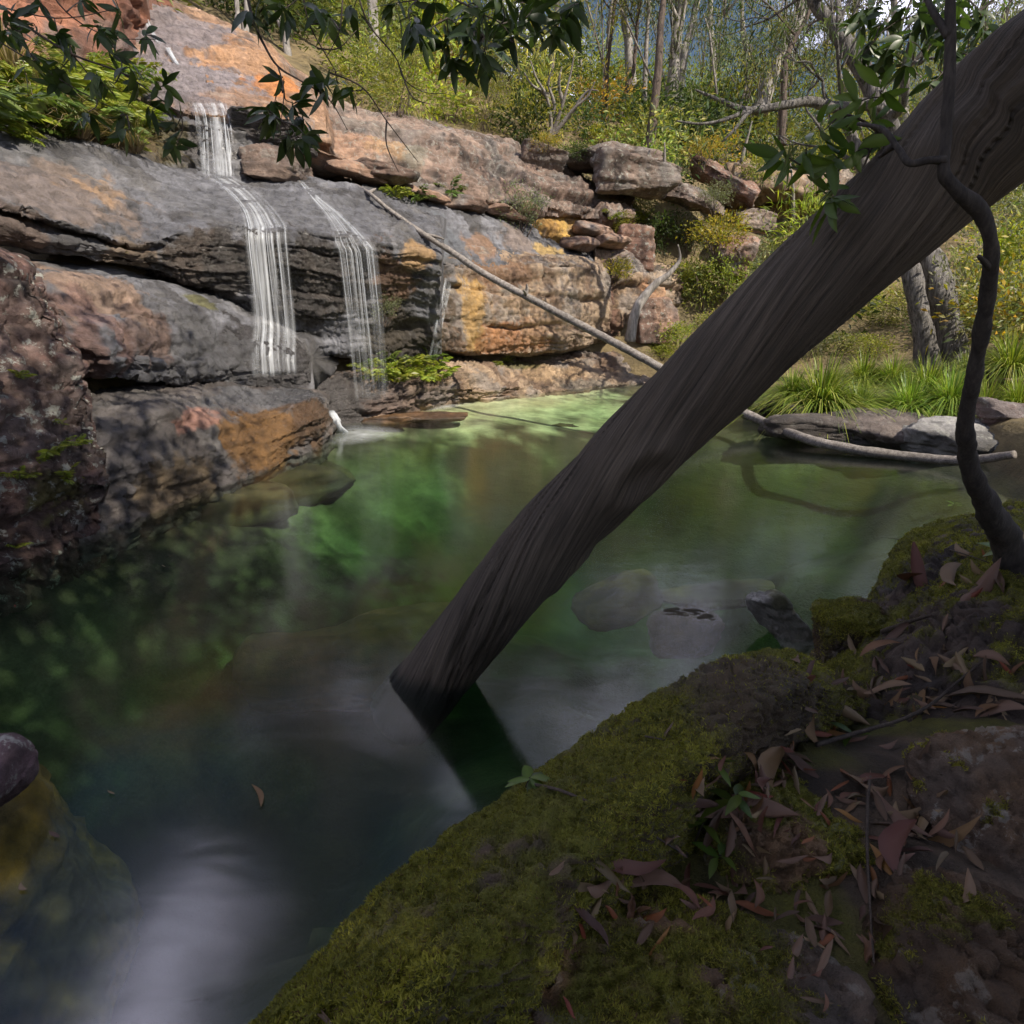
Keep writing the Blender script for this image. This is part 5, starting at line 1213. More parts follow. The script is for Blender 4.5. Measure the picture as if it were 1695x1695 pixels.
gum('dark leaning gum with a pale flared foot on top of the wall', (1073, 250), [(1082, 185), (1090, 110), (1094, 40), (1100, -20)], 14, M_DARKBARK, 310, Y=18, top_h=9, start=.6)
gum('big pale gum behind the dark leaning gum', (1106, 190), [(1114, 130), (1120, 60), (1130, 0)], 20, M_GUM, 311, Y=25, top_h=13, start=.5, leaf_n=5600)
gum('pale gum fork right of the big pale gum', (1122, 150), [(1134, 80), (1150, 20)], 13, M_GUM, 312, Y=26, top_h=12)
gum('slender dark gum standing behind the long horizontal limb', (1296, 222), [(1297, 160), (1301, 100), (1318, 60), (1342, 10)], 10, M_DARKBARK, 313, Y=22, top_h=9, start=.45)
gum('leaning grey gum at the upper right before the sky', (1258, 168), [(1280, 120), (1300, 85), (1318, 45), (1332, 0)], 20, M_GUM, 314, Y=24, top_h=11, start=.5, leaf_n=5600)
gum('distant thin gum against the sky right of the big pale gum', (1182, 150), [(1180, 90), (1176, 20)], 10, M_GUM, 315, Y=32, top_h=13)
gum('distant pale gum against the sky above the gully', (1240, 150), [(1236, 90), (1228, 20)], 9, M_GUM, 316, Y=34, top_h=13, leaf_n=6000)
gum('far gum on the skyline left of the bluish grey gum', (960, 150), [(958, 90), (950, 10)], 10, M_GUM, 317, Y=33, top_h=13, leaf_n=6000)
gum('far gum on the skyline above the bare little tree', (890, 130), [(884, 60), (884, 0)], 9, M_DARKBARK, 318, Y=32, top_h=12, leaf_n=6000)
gum('far gum on the skyline at the picture middle', (820, 130), [(826, 60), (830, 0)], 9, M_GUM, 319, Y=31, top_h=12, leaf_n=6000)
gum('pale distant gum partly behind the overhanging leaves at the right', (1400, 210), [(1404, 120), (1415, 20)], 12, M_GUM, 320, Y=30, top_h=13, leaf_n=6500)
gum('distant gum left of the log top', (1500, 230), [(1494, 120), (1480, 10)], 12, M_GUM, 321, Y=33, top_h=13, leaf_n=6500)
gum('far gum behind the log at the right edge of the hillside', (1640, 300), [(1640, 200), (1630, 80)], 12, M_DARKBARK, 322, Y=30, top_h=12, leaf_n=6000)
gum('far gum over the upper left slab', (300, 0), [(296, -60), (290, -140)], 12, M_GUM, 323, Y=20, top_h=16, leaf_n=7000, limb_len=2.8)
gum('far gum above the orange slab left of the whitish trunk', (540, 110), [(544, 50), (548, -20)], 8, M_DARKBARK, 324, Y=25, top_h=10, leaf_n=5000)
gum('tall gum rising behind the fern bank at the top left', (60, -20), [(58, -90), (50, -200)], 16, M_GUM, 325, Y=13.5, top_h=14, leaf_n=9000, limb_len=3.0, clump=.75, start=.4)
gum('tall gum behind the upper left slab beside the cascade top', (170, -40), [(176, -110), (180, -230)], 14, M_GUM, 326, Y=15.5, top_h=13, leaf_n=8000, limb_len=2.6, clump=.65, start=.45)
# bare little multi-stemmed tree on the wall
bt = empty('bare_tree', PY(905, 236, 17.2), 'bare little tree with several spreading stems on top of the wall', 'tree')
for st in ([(905, 236), (912, 205), (905, 160), (888, 130), (878, 100)], [(908, 232), (922, 200), (932, 170), (945, 120), (950, 90)], [(908, 234), (930, 205), (950, 180), (972, 160), (985, 135)], [(912, 205), (918, 175), (908, 140), (912, 120)],
           [(930, 205), (945, 190), (960, 165), (975, 150), (990, 150)], [(932, 170), (925, 140), (930, 110)], [(905, 160), (895, 150), (880, 140), (868, 120)]):
    pts = [PY(x, y, 17.2 - .1 * i) for i, (x, y) in enumerate(st)]; V, Fs = tube(pts, np.linspace(.055, .012, len(pts)), 7, 6, .1, 2); solo('stem', V, Fs, M_POLE, parent=bt)
# paired trunks behind the log with the long limbs that cross the sky
M_SPLIT = bark_material('split_grey_bark', (.03, .026, .022), (.27, .25, .23), (22, 22, 1.6), .05)
tree('paired_trunk_tree', 'pale trunk of the leaning pair under the log at the right', [PY(1536, 612, 10.6), PY(1530, 560, 10.6), PY(1512, 470, 10.6), PY(1495, 420, 10.7), PY(1440, 300, 10.9), PY(1400, 200, 11.0)], [.22, .15, .13, .12, .10, .07], M_SPLIT, 331, jit=.3,
     limbs=3, leaf_n=700, leaf=.12, start=.8, limb_len=1.4, group='paired trunks')
tree('paired_trunk_tree', 'dark split trunk of the leaning pair under the log at the right', [PY(1572, 615, 10.9), PY(1566, 560, 10.9), PY(1552, 480, 10.9), PY(1530, 400, 11.0), PY(1490, 270, 11.0), PY(1440, 140, 11.1), PY(1390, 60, 11.2), PY(1338, -10, 11.3), PY(1300, -80, 11.4)],
     [.34, .25, .21, .19, .17, .14, .11, .08, .05], M_SPLIT, 332, jit=.38, limbs=6, leaf_n=4200, leaf=.12, start=.55, limb_len=1.7, group='paired trunks', pal=DG + GUM, clump=.5,
     extra=(([PY(1510, 330, 11.0), PY(1470, 195, 10.9), PY(1420, 172, 10.8), PY(1380, 178, 10.7), PY(1345, 168, 10.6), PY(1310, 172, 10.5), PY(1240, 182, 10.4), PY(1190, 165, 10.4), PY(1150, 148, 10.4)], [.13, .10, .085, .08, .07, .06, .045, .03, .015]),
            ([PY(1250, 180, 10.4), PY(1235, 190, 10.3), PY(1215, 215, 10.2), PY(1195, 235, 10.2)], [.04, .03, .02, .01]), ([PY(1240, 182, 10.4), PY(1200, 198, 10.3), PY(1160, 205, 10.3), PY(1120, 200, 10.3)], [.035, .025, .018, .01])))
# dead pale branch leaning on the end of the wall
V, Fs = tube([PY(1042, 565, 13.4), PY(1048, 530, 13.4), PY(1060, 500, 13.4), PY(1085, 470, 13.4), PY(1105, 455, 13.4), PY(1125, 430, 13.4), PY(1122, 405, 13.3)], [.11, .10, .09, .07, .055, .03, .012], 9, 6, .2, 4)
solo('dead_branch', V, Fs, M_GUM, 'bleached crooked dead branch leaning at the right end of the wall', 'branch')
for (a, b, c_, w, lab) in (((1315, 350), (1308, 270), 17.0, 7, 'thin bare stick standing before the cave rock'), ((1228, 255), (1245, 200), 18.0, 6, 'thin pale stick leaning right on the crest'), ((1097, 300), (1100, 235), 16.0, 5, 'thin upright stick beside the leaning gum foot')):
    p, q = PY(*a, c_), PY(*b, c_); V, Fs = tube([p - [0, 0, .2], (p + q) / 2 + .02, q], [.045, .035, .012], 6, 4); solo('bare_stick', V, Fs, M_POLE, lab, 'stick')

# ------------------------------------------------------------------ grass clumps of the right bank
def blades(seed, n, length, width, pal, spread=.5):
    r = np.random.default_rng(seed); seg = 5; a = r.random(n) * 6.283; lean = r.random(n) ** .8 * spread + .05
    L = length * r.uniform(.55, 1.1, n); t = np.linspace(0, 1, seg + 1); V = np.zeros((n, seg + 1, 2, 3))
    base = np.c_[np.cos(a), np.sin(a)] * (r.random(n) * .10)[:, None]
    out = np.c_[np.cos(a), np.sin(a)]; sd = np.c_[-np.sin(a), np.cos(a)]
    for k in range(seg + 1):
        rr = L * (lean * t[k] + .55 * lean * t[k] ** 2.5); z = L * (t[k] * (1 - .25 * lean) - 1.0 * lean * t[k] ** 2.6)
        w = width * (1 - t[k] ** 2) * .5 + .0008
        c = base + out * rr[:, None]
        V[:, k, 0] = np.c_[c + sd * w, z]; V[:, k, 1] = np.c_[c - sd * w, z]
    i = np.arange(n)[:, None] * (seg + 1) * 2; k = np.arange(seg)[None] * 2; b = i + k
    F = np.stack([b, b + 1, b + 3, b + 2], -1).reshape(-1, 4)
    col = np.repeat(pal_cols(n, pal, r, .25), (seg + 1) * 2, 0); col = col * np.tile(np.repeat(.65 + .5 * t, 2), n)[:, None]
    return V.reshape(-1, 3), F, col
LOM = [rgb(.17, .26, .035), rgb(.23, .32, .045), rgb(.11, .19, .03), rgb(.33, .35, .09), rgb(.28, .34, .055)]
GM = []
for k in range(3):
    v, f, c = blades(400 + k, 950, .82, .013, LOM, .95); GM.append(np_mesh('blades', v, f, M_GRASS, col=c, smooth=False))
for k, (px, py, z, s, lab) in enumerate((
    (1358, 672, .25, 1.15, 'biggest strappy grass clump at the water edge close to the log'), (1420, 678, .22, .72, 'small grass clump in front of the biggest one'), (1428, 632, .45, .8, 'grass clump behind the two at the water edge'),
    (1503, 680, .25, .82, 'rounded grass clump above the dark rock between the others'), (1535, 650, .40, .85, 'grass clump behind the rounded one left of the vine'), (1572, 668, .35, .8, 'grass clump directly left of the vine stem'),
    (1628, 680, .30, .75, 'grass clump directly right of the vine stem above the pale rock'), (1672, 612, .7, .9, 'grass clump high on the bank at the right edge'), (1310, 655, .35, .7, 'grass clump half hidden by the log'), (1478, 628, .5, .7, 'grass clump at the foot of the pale trunk'),
    (1600, 632, .5, .75, 'grass clump behind the vine stem'), (1112, 590, .3, .55, 'grass tuft at the far end of the pool left of the log'), (1685, 672, .38, .7, 'grass clump at the right edge above the pale rock'))):
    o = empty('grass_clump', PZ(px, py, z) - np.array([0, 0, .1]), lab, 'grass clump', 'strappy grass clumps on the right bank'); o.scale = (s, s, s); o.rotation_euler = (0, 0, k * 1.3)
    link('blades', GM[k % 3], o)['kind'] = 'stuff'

# ------------------------------------------------------------------ ferns and dry grass on the wall
def frond(seed, pal, L=.5, W=.16, n=16, arch=.6):
    r = np.random.default_rng(seed); t = np.linspace(.08, 1, n); bag = Bag()
    x = L * t * (1 - .25 * arch * t); z = L * (.75 * t - arch * 1.0 * t ** 2)
    v, f = tube(np.c_[np.concatenate([[0], x]), np.zeros(n + 1), np.concatenate([[0], z])], np.linspace(.004, .001, n + 1), 4, 1); bag.add(v, f, rgb(.12, .11, .03))
    for sgn in (1, -1):
        w = W * np.sin(np.pi * np.clip(t * .9 + .08, 0, 1)) ** .7
        base = np.c_[x, np.zeros(n), z]; d = np.c_[np.full(n, .45), np.full(n, sgn), -.15 + r.normal(size=n) * .1]
        V, F = leaf_quads(base, d, w * r.uniform(.85, 1.1, n), .30, r, .1); bag.add(V, F, np.repeat(pal_cols(n, pal, r, .15), 4, 0))
    return bag.out()
FERN_G = [rgb(.24, .29, .035), rgb(.18, .24, .035), rgb(.30, .32, .04)]; FERN_D = [rgb(.10, .16, .03), rgb(.13, .18, .035)]
FM = {}
for nm, pal in (('g', FERN_G), ('d', FERN_D)):
    FM[nm] = []
    for k in range(3):
        v, f, c = frond(500 + k, pal); FM[nm].append(np_mesh('frond', v, f, M_GRASS, col=c, smooth=False))
def fern(px, py, s, n, kd, lab, group=None, face=None, seed=0):
    l, nr = hit(px, py)
    if l is None: return
    r = np.random.default_rng(seed + 900 + int(px)); o = empty('fern', l + nr * .02, lab, 'fern', group); o.scale = (s, s, s)
    a0 = math.atan2(nr[1], nr[0])
    for k in range(n):
        fo = link('frond', FM[kd][k % 3], o); fo.rotation_euler = (r.normal() * .2, -.15 + r.normal() * .3, a0 + (k / max(n - 1, 1) - .5) * 3.6 + r.normal() * .2)
        q = r.uniform(.75, 1.15); fo.scale = (q, q, q)
for px, py, s, n, lab in ((168, 632, .62, 6, 'bright small fern in the crack above the lower ledge'), (93, 755, .42, 9, 'bright rosette fern on the lichen rock'), (125, 738, .25, 5, 'tiny fern right of the rosette fern on the lichen rock'), (28, 792, .25, 5, 'tiny fern low on the lichen rock at the left edge'),
                          (30, 632, .22, 4, 'tiny fern in the crack of the lichen rock at the left edge'), (108, 800, .3, 6, 'small fern below the rosette fern on the lichen rock'), (100, 700, .14, 4, 'smallest fern sprout above the rosette fern'), (22, 905, .2, 4, 'moss green sprout near the waterline at the left edge')):
    fern(px, py, s, n, 'g', lab)
for k, x in enumerate(np.linspace(605, 730, 12)):
    fern(x, 606 + (k % 3) * 14 - (6 if x > 690 else 0), .85, 6, 'g' if k % 3 else 'd', 'hanging fern in the row growing under the narrower fall', 'row of hanging ferns under the overhang')
for px, py, s, lab in ((840, 600, .35, 'small fern under the middle of the overhang'), (820, 605, .3, 'tiny fern on the shelf under the overhang'), (1290, 560, .6, 'fern at the foot of the gully beside the log'), (745, 318, .8, 'fern in the shade under the upper slab'), (655, 330, .7, 'fern at the top of the fallen sapling'), (690, 335, .7, 'fern between the sapling top and the flat plate'), (1010, 360, .6, 'fern beside the fresh green shrub on the ledge'), (1060, 370, .8, 'fern below the dark green bush')):
    fern(px, py, s, 6, 'd' if px in (745, 690) else 'g', lab)
rf = np.random.default_rng(9)
for k in range(32):
    px = rf.uniform(-20, 250); py = rf.uniform(105, 232) + max(0, px - 100) * .16
    fern(px, py, rf.uniform(.8, 1.5), 7, 'g' if rf.random() < .75 else 'd', 'fern in the tangle on the bank above the main ledge', 'ferns of the bank above the main ledge')
DRY = [rgb(.30, .23, .12), rgb(.24, .18, .09), rgb(.36, .28, .16)]
v, f, c = blades(431, 160, .62, .008, DRY, .9); DG_M = np_mesh('blades', v, f, M_GRASS, col=c, smooth=False)
for k, (px, py, s, lab) in enumerate(((95, 215, 1.1, 'dry straw tuft in the middle of the fern bank'), (130, 232, 1.0, 'dry straw tuft at the lower rim of the fern bank'), (222, 255, .9, 'dry straw tuft hanging at the right end of the fern bank'), (60, 190, 1.2, 'dry straw tuft on the left part of the fern bank'), (20, 120, 1.3, 'rusty dry tuft at the left edge of the fern bank'), (170, 200, .9, 'dry straw tuft between the ferns near the fall'))):
    l, n = hit(px, py); o = empty('dry_grass', l + n * .02, lab, 'grass', 'dry tufts of the fern bank'); o.scale = (s, s, s); link('blades', DG_M, o)['kind'] = 'stuff'

# ------------------------------------------------------------------ overhanging tree of the near bank: its crown shades the foreground
def near_leaf(seed, L=1.0, W=.30, fold=.10, bend=.18, pal=None, curl=0.0, sick=0.0):
    r = np.random.default_rng(seed); n = 7; t = np.linspace(0, 1, n)
    w = W * np.sin(np.pi * t ** .85) ** .9 * .5; w[0] = .012; w[-1] = .002
    y = t * (1 - .1 * bend); z = -bend * t ** 2 + r.normal(size=n) * .008; x = .06 * np.sin(t * 3 + seed) * (1 + curl) + sick * (t - t * t) * (-1) ** seed
    V = np.stack([np.c_[x - w, y, z + fold * w * 2 + curl * w * np.cos(t * 4 + seed)], np.c_[x, y, z], np.c_[x + w, y, z + fold * w * 2 - curl * w * np.sin(t * 3 + seed)]], 1).reshape(-1, 3)
    a = np.arange(n - 1) * 3; F = np.vstack([np.stack([a, a + 1, a + 4, a + 3], -1), np.stack([a + 1, a + 2, a + 5, a + 4], -1)])
    c = np.array(pal[seed % len(pal)]) * np.ones((len(V), 1)); c[1::3] *= 1.25
    return V * L, F, c
from mathutils import Matrix
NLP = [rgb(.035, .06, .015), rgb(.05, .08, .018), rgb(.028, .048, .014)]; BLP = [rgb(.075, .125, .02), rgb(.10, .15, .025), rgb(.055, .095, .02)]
LEAFM = {'dark': [np_mesh('leaf', *near_leaf(k, W=.28 + .04 * (k % 3), pal=NLP)[:2], M_NEARLEAF, col=near_leaf(k, pal=NLP)[2]) for k in range(4)],
         'bright': [np_mesh('leaf', *near_leaf(k + 4, W=.30 + .04 * (k % 3), pal=BLP)[:2], M_NEARLEAF, col=near_leaf(k + 4, pal=BLP)[2]) for k in range(4)]}
def place(name, me, parent, base, d, nrm, L):
    d = unit(np.asarray(d, float)); x = unit(np.cross(d, nrm)); z = np.cross(x, d)
    o = link(name, me, parent); pb = np.zeros(3); p = parent
    while p is not None: pb += np.array(p.location); p = p.parent
    b = np.asarray(base) - pb
    M = Matrix(((x[0] * L, d[0] * L, z[0] * L, b[0]), (x[1] * L, d[1] * L, z[1] * L, b[1]), (x[2] * L, d[2] * L, z[2] * L, b[2]), (0, 0, 0, 1)))
    o.matrix_basis = M; return o
ot = empty('overhanging_tree', (3.4, -1.6, .5), 'overhanging tree whose dark leafy twigs hang into the top of the picture', 'tree')
tp = [(3.4, -1.6, .2), (3.4, -1.6, 2.0), (3.8, -1.6, 4.0), (4.6, -1.7, 5.6), (5.4, -1.8, 7.0)]
V, Fs = tube(tp, [.24, .2, .17, .13, .08], 14, 8, .1, 8); solo('trunk', V, Fs, M_DARKBARK, parent=ot)
rc = np.random.default_rng(31); bag = Bag(); tips = []
for k in range(26):
    t = rc.random(); p = np.array(tp[2]) * (1 - t) + np.array(tp[4]) * t; a = rc.random() * 6.283; q = np.array([5.6, -1.9, 6.9]) + np.array([math.cos(a) * 3.3, math.sin(a) * 2.9, 0]) * rc.random() ** .5 + np.array([0, 0, rc.uniform(-.9, 1.5)])
    m = (p + q) / 2 + np.array([0, 0, .3]); v, f = tube([p, m, q], [.06, .035, .01], 6, 5); bag.add(v, f)
    for j in range(5): tips.append(m + (q - m) * rc.random() + rc.normal(size=3) * .45)
for k in range(12):                                                     # unseen boughs added over the viewer to cut the sky light
    q = np.array([rc.uniform(-3.2, 3.2), rc.uniform(-4.5, .6), rc.uniform(4.9, 6.2)]); p = np.array(tp[2]) + rc.normal(size=3) * .1; m = (p + q) / 2 + np.array([0, 0, .5])
    v, f = tube([p, m, q], [.06, .035, .01], 6, 5); bag.add(v, f)
    for j in range(4): tips.append(m + (q - m) * rc.uniform(.3, 1.1) + rc.normal(size=3) * .4)
for k in range(9):  # more unseen boughs, added to shade the left rocks and pool
    q = np.array([rc.uniform(-1.6, 2.6), rc.uniform(-.8, 2.0), rc.uniform(5.4, 6.6)]); p = np.array(tp[3]) + rc.normal(size=3) * .1; m = (p + q) / 2 + np.array([0, 0, .5])
    v, f = tube([p, m, q], [.06, .035, .01], 6, 5); bag.add(v, f)
    for j in range(4): tips.append(m + (q - m) * rc.uniform(.4, 1.05) + rc.normal(size=3) * .4)
b = bag.out(); solo('limbs', b[0], b[1], M_DARKBARK, parent=ot)
tips = np.array(tips); nl = 34000; k = rc.integers(0, len(tips), nl); base = tips[k] + rc.normal(size=(nl, 3)) * .42
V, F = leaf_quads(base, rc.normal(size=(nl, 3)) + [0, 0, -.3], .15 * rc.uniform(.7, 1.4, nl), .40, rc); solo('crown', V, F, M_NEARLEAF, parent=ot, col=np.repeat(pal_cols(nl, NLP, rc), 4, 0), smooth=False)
# twigs that hang into view: (kind, depth, [polylines], whorls)
rw = np.random.default_rng(12); nleaf = 0; extra = Bag()
def hanging(kind, dep, lines, whorls, L, mat=M_TWIG, per=7, w0=.006, up=.0):
    global nleaf
    pts0 = PD(*lines[0][0], dep)
    hb = link('hanging_branch', None, ot); hb.location = tuple(pts0 - np.array(ot.location)); bb = Bag()
    if kind == 'dark':                                                  # bough that carries the twigs
        t4 = np.array(tp[3]); v, f = tube([t4, (t4 + pts0) / 2 + np.array([0, -.4, 1.0]), pts0 + np.array([.15, -.35, .75]), pts0], [.05, .03, .014, w0], 8, 8, .1, 4); bb.add(v, f)
    for ln in lines:
        jd = rw.normal() * .10; P3 = [PD(x, y, dep + jd * i / len(ln)) for i, (x, y) in enumerate(ln)]; v, f = tube(P3, np.linspace(w0 if ln is lines[0] else w0 * .55, .0012, len(P3)), 6, 5, .15, 3); bb.add(v, f)
    v, f, c = bb.out(); solo('twig', v, f, mat, parent=hb)
    allp = np.array([q for ln in lines for q in ln], float)
    for (x, y) in whorls:
        c0 = PD(x, y, dep + rw.normal() * .12); ax = unit(np.array([rw.normal() * .5, rw.normal() * .5, -.55 + up + rw.normal() * .4]))
        j = np.argmin(((allp - [x, y]) ** 2).sum(1)); 
        if 8 < np.hypot(*(allp[j] - [x, y])) < 160:
            v, f = tube([PD(*allp[j], dep), (PD(*allp[j], dep) + c0) / 2 + rw.normal(size=3) * .01, c0], [.0028, .0022, .0015], 5, 4); solo('twig', v, f, mat, parent=hb)
        n = per + rw.integers(-2, 3); u = unit(np.cross(ax, [.3, .5, .8])); w = np.cross(ax, u)
        for i in range(n):
            a = 6.283 * i / n + rw.normal() * .3; d = unit(ax * rw.uniform(.1, .9) + (math.cos(a) * u + math.sin(a) * w) + np.array([0, 0, -.25]))
            nrm = unit(ax * -1 + rw.normal(size=3) * .35); ll = L * rw.uniform(.7, 1.2); b0 = c0 + rw.normal(size=3) * .008
            if nleaf < 298:
                place('leaf', LEAFM[kind][rw.integers(0, 4)], hb, b0, d, nrm, ll); nleaf += 1
            else:
                vv, ff, cc = near_leaf(int(rw.integers(0, 8)), W=.30, pal=NLP if kind == 'dark' else BLP); x_ = unit(np.cross(d, nrm)); z_ = np.cross(x_, d)
                extra.add(b0 + (vv[:, :1] * x_ + vv[:, 1:2] * d + vv[:, 2:] * z_) * ll, ff, cc)
    return hb
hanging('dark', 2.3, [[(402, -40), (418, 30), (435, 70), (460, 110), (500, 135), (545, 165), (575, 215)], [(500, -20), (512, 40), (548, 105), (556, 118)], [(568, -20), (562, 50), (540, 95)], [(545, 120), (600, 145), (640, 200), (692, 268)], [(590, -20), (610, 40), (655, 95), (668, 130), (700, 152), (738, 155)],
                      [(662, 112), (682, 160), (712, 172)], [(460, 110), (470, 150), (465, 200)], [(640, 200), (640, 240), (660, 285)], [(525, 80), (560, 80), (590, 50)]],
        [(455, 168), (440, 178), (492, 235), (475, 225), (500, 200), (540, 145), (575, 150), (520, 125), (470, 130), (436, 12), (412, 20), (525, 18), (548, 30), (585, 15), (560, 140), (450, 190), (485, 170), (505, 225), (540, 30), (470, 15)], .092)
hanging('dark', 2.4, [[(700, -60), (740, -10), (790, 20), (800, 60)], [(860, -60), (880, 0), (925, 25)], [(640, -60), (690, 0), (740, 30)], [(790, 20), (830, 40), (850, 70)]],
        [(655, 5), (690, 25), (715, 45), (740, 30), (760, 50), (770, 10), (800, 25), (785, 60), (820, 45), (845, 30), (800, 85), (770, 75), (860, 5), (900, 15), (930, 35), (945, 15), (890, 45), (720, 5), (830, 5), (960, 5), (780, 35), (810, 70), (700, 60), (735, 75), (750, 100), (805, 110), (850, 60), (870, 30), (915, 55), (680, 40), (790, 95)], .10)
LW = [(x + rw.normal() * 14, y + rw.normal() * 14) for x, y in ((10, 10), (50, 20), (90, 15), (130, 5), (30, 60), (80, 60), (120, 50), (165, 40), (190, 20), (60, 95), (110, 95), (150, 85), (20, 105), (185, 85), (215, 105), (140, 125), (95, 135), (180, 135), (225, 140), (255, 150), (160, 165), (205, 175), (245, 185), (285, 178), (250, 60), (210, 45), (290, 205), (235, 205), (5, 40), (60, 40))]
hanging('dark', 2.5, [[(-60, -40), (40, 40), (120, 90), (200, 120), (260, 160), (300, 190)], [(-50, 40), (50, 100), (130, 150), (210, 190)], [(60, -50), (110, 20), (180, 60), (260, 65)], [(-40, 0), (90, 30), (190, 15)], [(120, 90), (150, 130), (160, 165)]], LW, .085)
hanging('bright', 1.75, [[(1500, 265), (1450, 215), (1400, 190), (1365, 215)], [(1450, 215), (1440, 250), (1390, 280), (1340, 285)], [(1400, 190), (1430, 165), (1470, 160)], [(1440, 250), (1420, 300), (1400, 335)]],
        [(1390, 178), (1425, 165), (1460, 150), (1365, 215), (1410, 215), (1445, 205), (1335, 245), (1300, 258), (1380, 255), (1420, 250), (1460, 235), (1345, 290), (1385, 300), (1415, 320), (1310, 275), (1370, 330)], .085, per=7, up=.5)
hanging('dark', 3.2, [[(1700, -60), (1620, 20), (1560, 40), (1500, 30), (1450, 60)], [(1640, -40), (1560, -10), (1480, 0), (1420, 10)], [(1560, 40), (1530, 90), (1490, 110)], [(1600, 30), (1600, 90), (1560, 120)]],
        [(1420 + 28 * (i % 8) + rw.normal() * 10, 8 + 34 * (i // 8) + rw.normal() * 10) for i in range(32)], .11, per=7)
if extra.n:
    v, f, c = extra.out(); o = solo('foliage', v, f, M_NEARLEAF, parent=ot, col=c); o['kind'] = 'stuff'

# ------------------------------------------------------------------ litter, twigs and seedlings of the near bank
BVH = build_bvh(CLIFF_BV)
DP = [rgb(.13, .066, .032), rgb(.15, .098, .056), rgb(.08, .046, .025), rgb(.17, .112, .062), rgb(.10, .068, .04), rgb(.18, .07, .02)]
DLM = [np_mesh('fallen_leaf', *near_leaf(k, W=.14 + .05 * (k % 4), fold=.4 * (-1) ** k, bend=.14 * (-1) ** (k // 2), pal=DP, curl=.8, sick=.42 * ((k * 5 % 8) / 7))[:2], M_DEAD, col=near_leaf(k, pal=DP)[2]) for k in range(8)]
def litter(px, py, L, ang, k, label, group=None, lift=.012, mesh=None, tilt=.25):
    l, n = hit(px, py)
    if l is None or l[2] < .02: return None
    L = L * 1000 / FPX * to_px(l)[2]
    r = np.random.default_rng(k * 7 + int(px)); p1, n1 = hit(px + 20 * math.cos(ang), py + 20 * math.sin(ang))
    d = (p1 - l) if p1 is not None else np.array([1, 0, 0.]); d = unit(d - n * (d @ n)); n = unit(n + r.normal(size=3) * tilt); d = unit(d - n * (d @ n))
    o = link('fallen_leaf', mesh or DLM[k % len(DLM)], None, (0, 0, 0)); x = np.cross(d, n); b = l + n * (lift * r.uniform(.4, 1.3)) - d * L * .5
    o.matrix_basis = Matrix(((x[0] * L, d[0] * L, n[0] * L, b[0]), (x[1] * L, d[1] * L, n[1] * L, b[1]), (x[2] * L, d[2] * L, n[2] * L, b[2]), (0, 0, 0, 1)))
    return tag(o, label, 'leaf', group)
for k, (px, py, L, a, lab) in enumerate((
    (1040, 1425, .17, .75, 'long curved brown leaf lying at the foot of the big mossy boulder'), (960, 1465, .11, .5, 'broad ribbed brown leaf left of the long curved one'), (960, 1525, .10, 1.5, 'orange red leaf standing up in the hollow'), (1075, 1480, .11, .1, 'pale grey brown leaf across the hollow'),
    (1000, 1445, .11, .7, 'thin grey leaf edge above the hollow'), (1070, 1525, .10, -.5, 'grey strip leaf at the rim of the hollow'), (1500, 1420, .15, 1.4, 'long pink curved leaf between the right boulders'), (1480, 1345, .15, 1.0, 'broad pale brown leaf above the pink curved one'), (1555, 1375, .15, -.5, 'reddish brown leaf crossing the pink curved one'),
    (1460, 1485, .085, 1.1, 'yellow leaf beside the upright twig'), (1470, 1525, .14, .6, 'brown leaf below the yellow one in shadow'), (1445, 1580, .07, .3, 'pale curled leaf at the twig foot'), (1640, 1155, .13, -.1, 'orange brown broad leaf at the right in the upper litter'), (1400, 1215, .14, -.2, 'grey curled leaf at the end of the fallen twig'),
    (1275, 1290, .13, 1.0, 'olive folded leaf in the centre of the litter'), (1230, 1340, .16, .3, 'large pinkish leaf spread in the litter'), (1235, 1390, .11, -.2, 'orange pink leaf at the edge of the dark mossy boulder'), (1120, 1340, .08, .4, 'pale curled leaf tip left of the seedling'), (1290, 1260, .10, .3, 'crumpled pink leaf at the top of the litter'),
    (1220, 1550, .06, -1.1, 'small pale curled leaf on the brown boulder rim'), (545, 1690, .07, -.3, 'brown leaf at the bottom edge on the big mossy boulder'), (945, 1680, .04, .9, 'tiny tan leaf at the bottom edge'), (1515, 970, .10, .4, 'pinkish leaf on the mossy bank near the twigs'), (1620, 970, .11, -.3, 'brown leaf on the mossy bank under the vine'), (1540, 960, .14, .05, 'long thin leaf across the mossy bank'))):
    litter(px, py, L, a, k, lab, tilt=.15)
rl = np.random.default_rng(55)
zones = [((1270, 1310), (75, 45), 75, 'dry leaf in the litter between the big mossy boulder and the dark one'), ((1500, 1140), (95, 40), 60, 'dry leaf in the litter drift on the right bank'), ((1500, 1370), (55, 70), 38, 'dry leaf in the litter between the right boulders'),
         ((1030, 1500), (60, 40), 22, 'dry leaf in the dark hollow at the foot of the big boulder'), ((1590, 960), (70, 30), 12, 'dry leaf on the mossy bank below the vine'), ((1360, 1540), (60, 60), 30, 'dry leaf in the hollow left of the bottom right boulder'), ((1180, 1480), (60, 30), 16, 'dry leaf under the seedlings beside the dark mossy boulder'), ((1300, 1420), (90, 60), 8, 'leaf scrap on the dark mossy boulder')]
for (c0, s0, n, lab) in zones:
    for k in range(n):
        litter(c0[0] + rl.normal() * s0[0], c0[1] + rl.normal() * s0[1], rl.uniform(.028, .075) if 'scrap' not in lab else .035, rl.random() * 6.28, int(rl.integers(0, 99)), lab, lab.replace('dry leaf', 'leaves').replace('leaf scrap', 'leaf scraps'), tilt=.14, lift=.014)
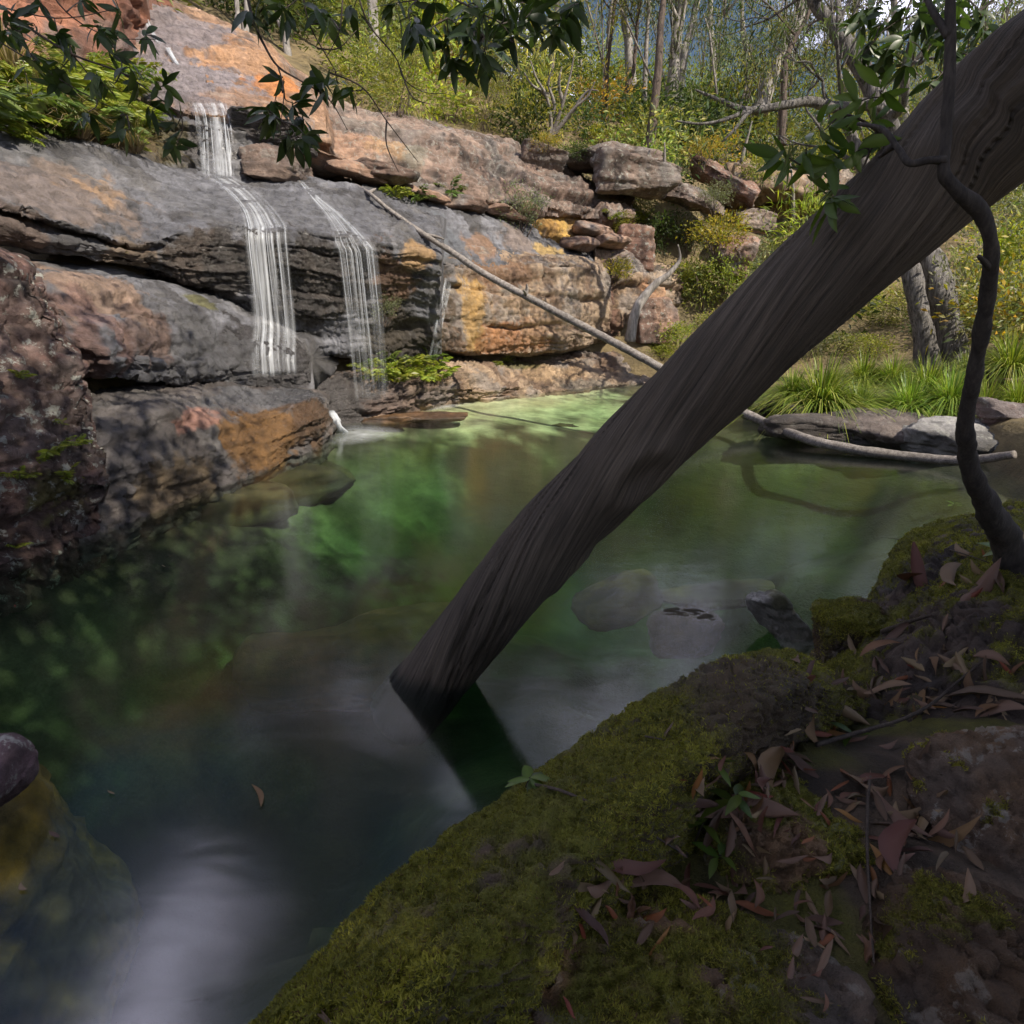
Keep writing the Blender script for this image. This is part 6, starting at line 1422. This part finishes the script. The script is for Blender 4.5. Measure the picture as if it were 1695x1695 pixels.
def ground_twig(pts, r0, label):
    P = []
    for x, y in pts:
        l, n = hit(x, y); 
        if l is not None: P.append(l + n * (r0 + .006))
    P = np.array(P); P[1:-1] = P[1:-1] * .4 + (P[:-2] + P[2:]) * .3; P[1:-1, 2] += .008
    V, Fs = tube(P, np.linspace(r0, r0 * .4, len(P)), 7, 6, .2, 6); solo('twig', V, Fs, M_TWIG, label, 'twig')
ground_twig([(1350, 1240), (1420, 1222), (1510, 1205), (1540, 1180), (1575, 1145), (1600, 1120), (1650, 1085)], .006, 'forked fallen twig lying over the litter drift on the right bank')
ground_twig([(1437, 1290), (1430, 1340), (1436, 1400), (1438, 1460), (1448, 1540), (1452, 1600)], .004, 'thin upright twig lying beside the yellow leaf')
ground_twig([(870, 1305), (920, 1320), (1000, 1345), (1070, 1380), (1130, 1415)], .0035, 'thin dark twig across the big mossy boulder ending in green leaves')
ground_twig([(1460, 890), (1520, 902), (1580, 915), (1640, 935)], .004, 'bare twig sticking out from the top of the mossy bank')
ground_twig([(1460, 1050), (1500, 1042), (1545, 1020)], .009, 'short grey piece of bark on the mossy bank')
ground_twig([(1070, 1225), (1130, 1240), (1190, 1262)], .002, 'pale straw stalk on the upper part of the big mossy boulder')
def seedling(px, py, n, L, lab, h=.05):
    l, nr = hit(px, py); root = empty('seedling', l, lab, 'seedling'); r = np.random.default_rng(int(px)); top = l + np.array([.01, -.01, h])
    V, Fs = tube([l - [0, 0, .01], (l + top) / 2 + .004, top], [.0022, .0018, .0012], 5, 4); solo('stem', V, Fs, M_TWIG, parent=root)
    for k in range(n):
        a = 6.283 * k / n + r.normal() * .3; d = np.array([math.cos(a), math.sin(a), r.uniform(-.1, .4)]); place('leaf', LEAFM['bright'][k % 4], root, l + (top - l) * r.uniform(.55, 1), d, np.array([0, 0, 1.0]) + r.normal(size=3) * .2, L * r.uniform(.7, 1.2))
for px, py, n, L, h, lab in ((1205, 1350, 6, .07, .06, 'green seedling growing out of the leaf litter, tallest of its patch'), (1150, 1390, 5, .05, .05, 'green seedling left of the tallest one'), (1170, 1290, 5, .06, .05, 'green seedling at the upper end of the litter'), (1180, 1430, 5, .05, .03, 'low seedling in the shade under the tallest one'),
                             (868, 1303, 7, .055, .03, 'green leaf spray at the end of the thin dark twig over the water'), (1400, 1225, 3, .05, .03, 'small green leaves beside the curled grey leaf'), (1660, 930, 6, .10, .05, 'dark fern like seedling at the foot of the vine'), (1575, 845, 5, .08, .08, 'feathery seedling on top of the mossy bank left of the vine')):
    seedling(px, py, n, L, lab, h)
# a few leaves floating on the pool
for k, (px, py, L, a, lab) in enumerate(((432, 1335, .13, -.6, 'pale leaf floating in the reflections left of the log'), (188, 1315, .04, -.3, 'small pink leaf floating above the olive boulder'), (95, 1388, .05, -.3, 'pinkish leaf floating low above the olive boulder'), (45, 1472, .04, -.3, 'tiny leaf floating near the left edge'), (275, 938, .06, -.2, 'small leaf floating along the left rock wall'), (28, 1004, .05, -.2, 'small leaf floating at the left edge near the lichen rock'))):
    o = link('floating_leaf', DLM[k % 8], None, tuple(PZ(px, py, .008))); o.scale = (L, L, L * .3); o.rotation_euler = (0, 0, a + 1.2); tag(o, lab, 'leaf', 'floating leaves')
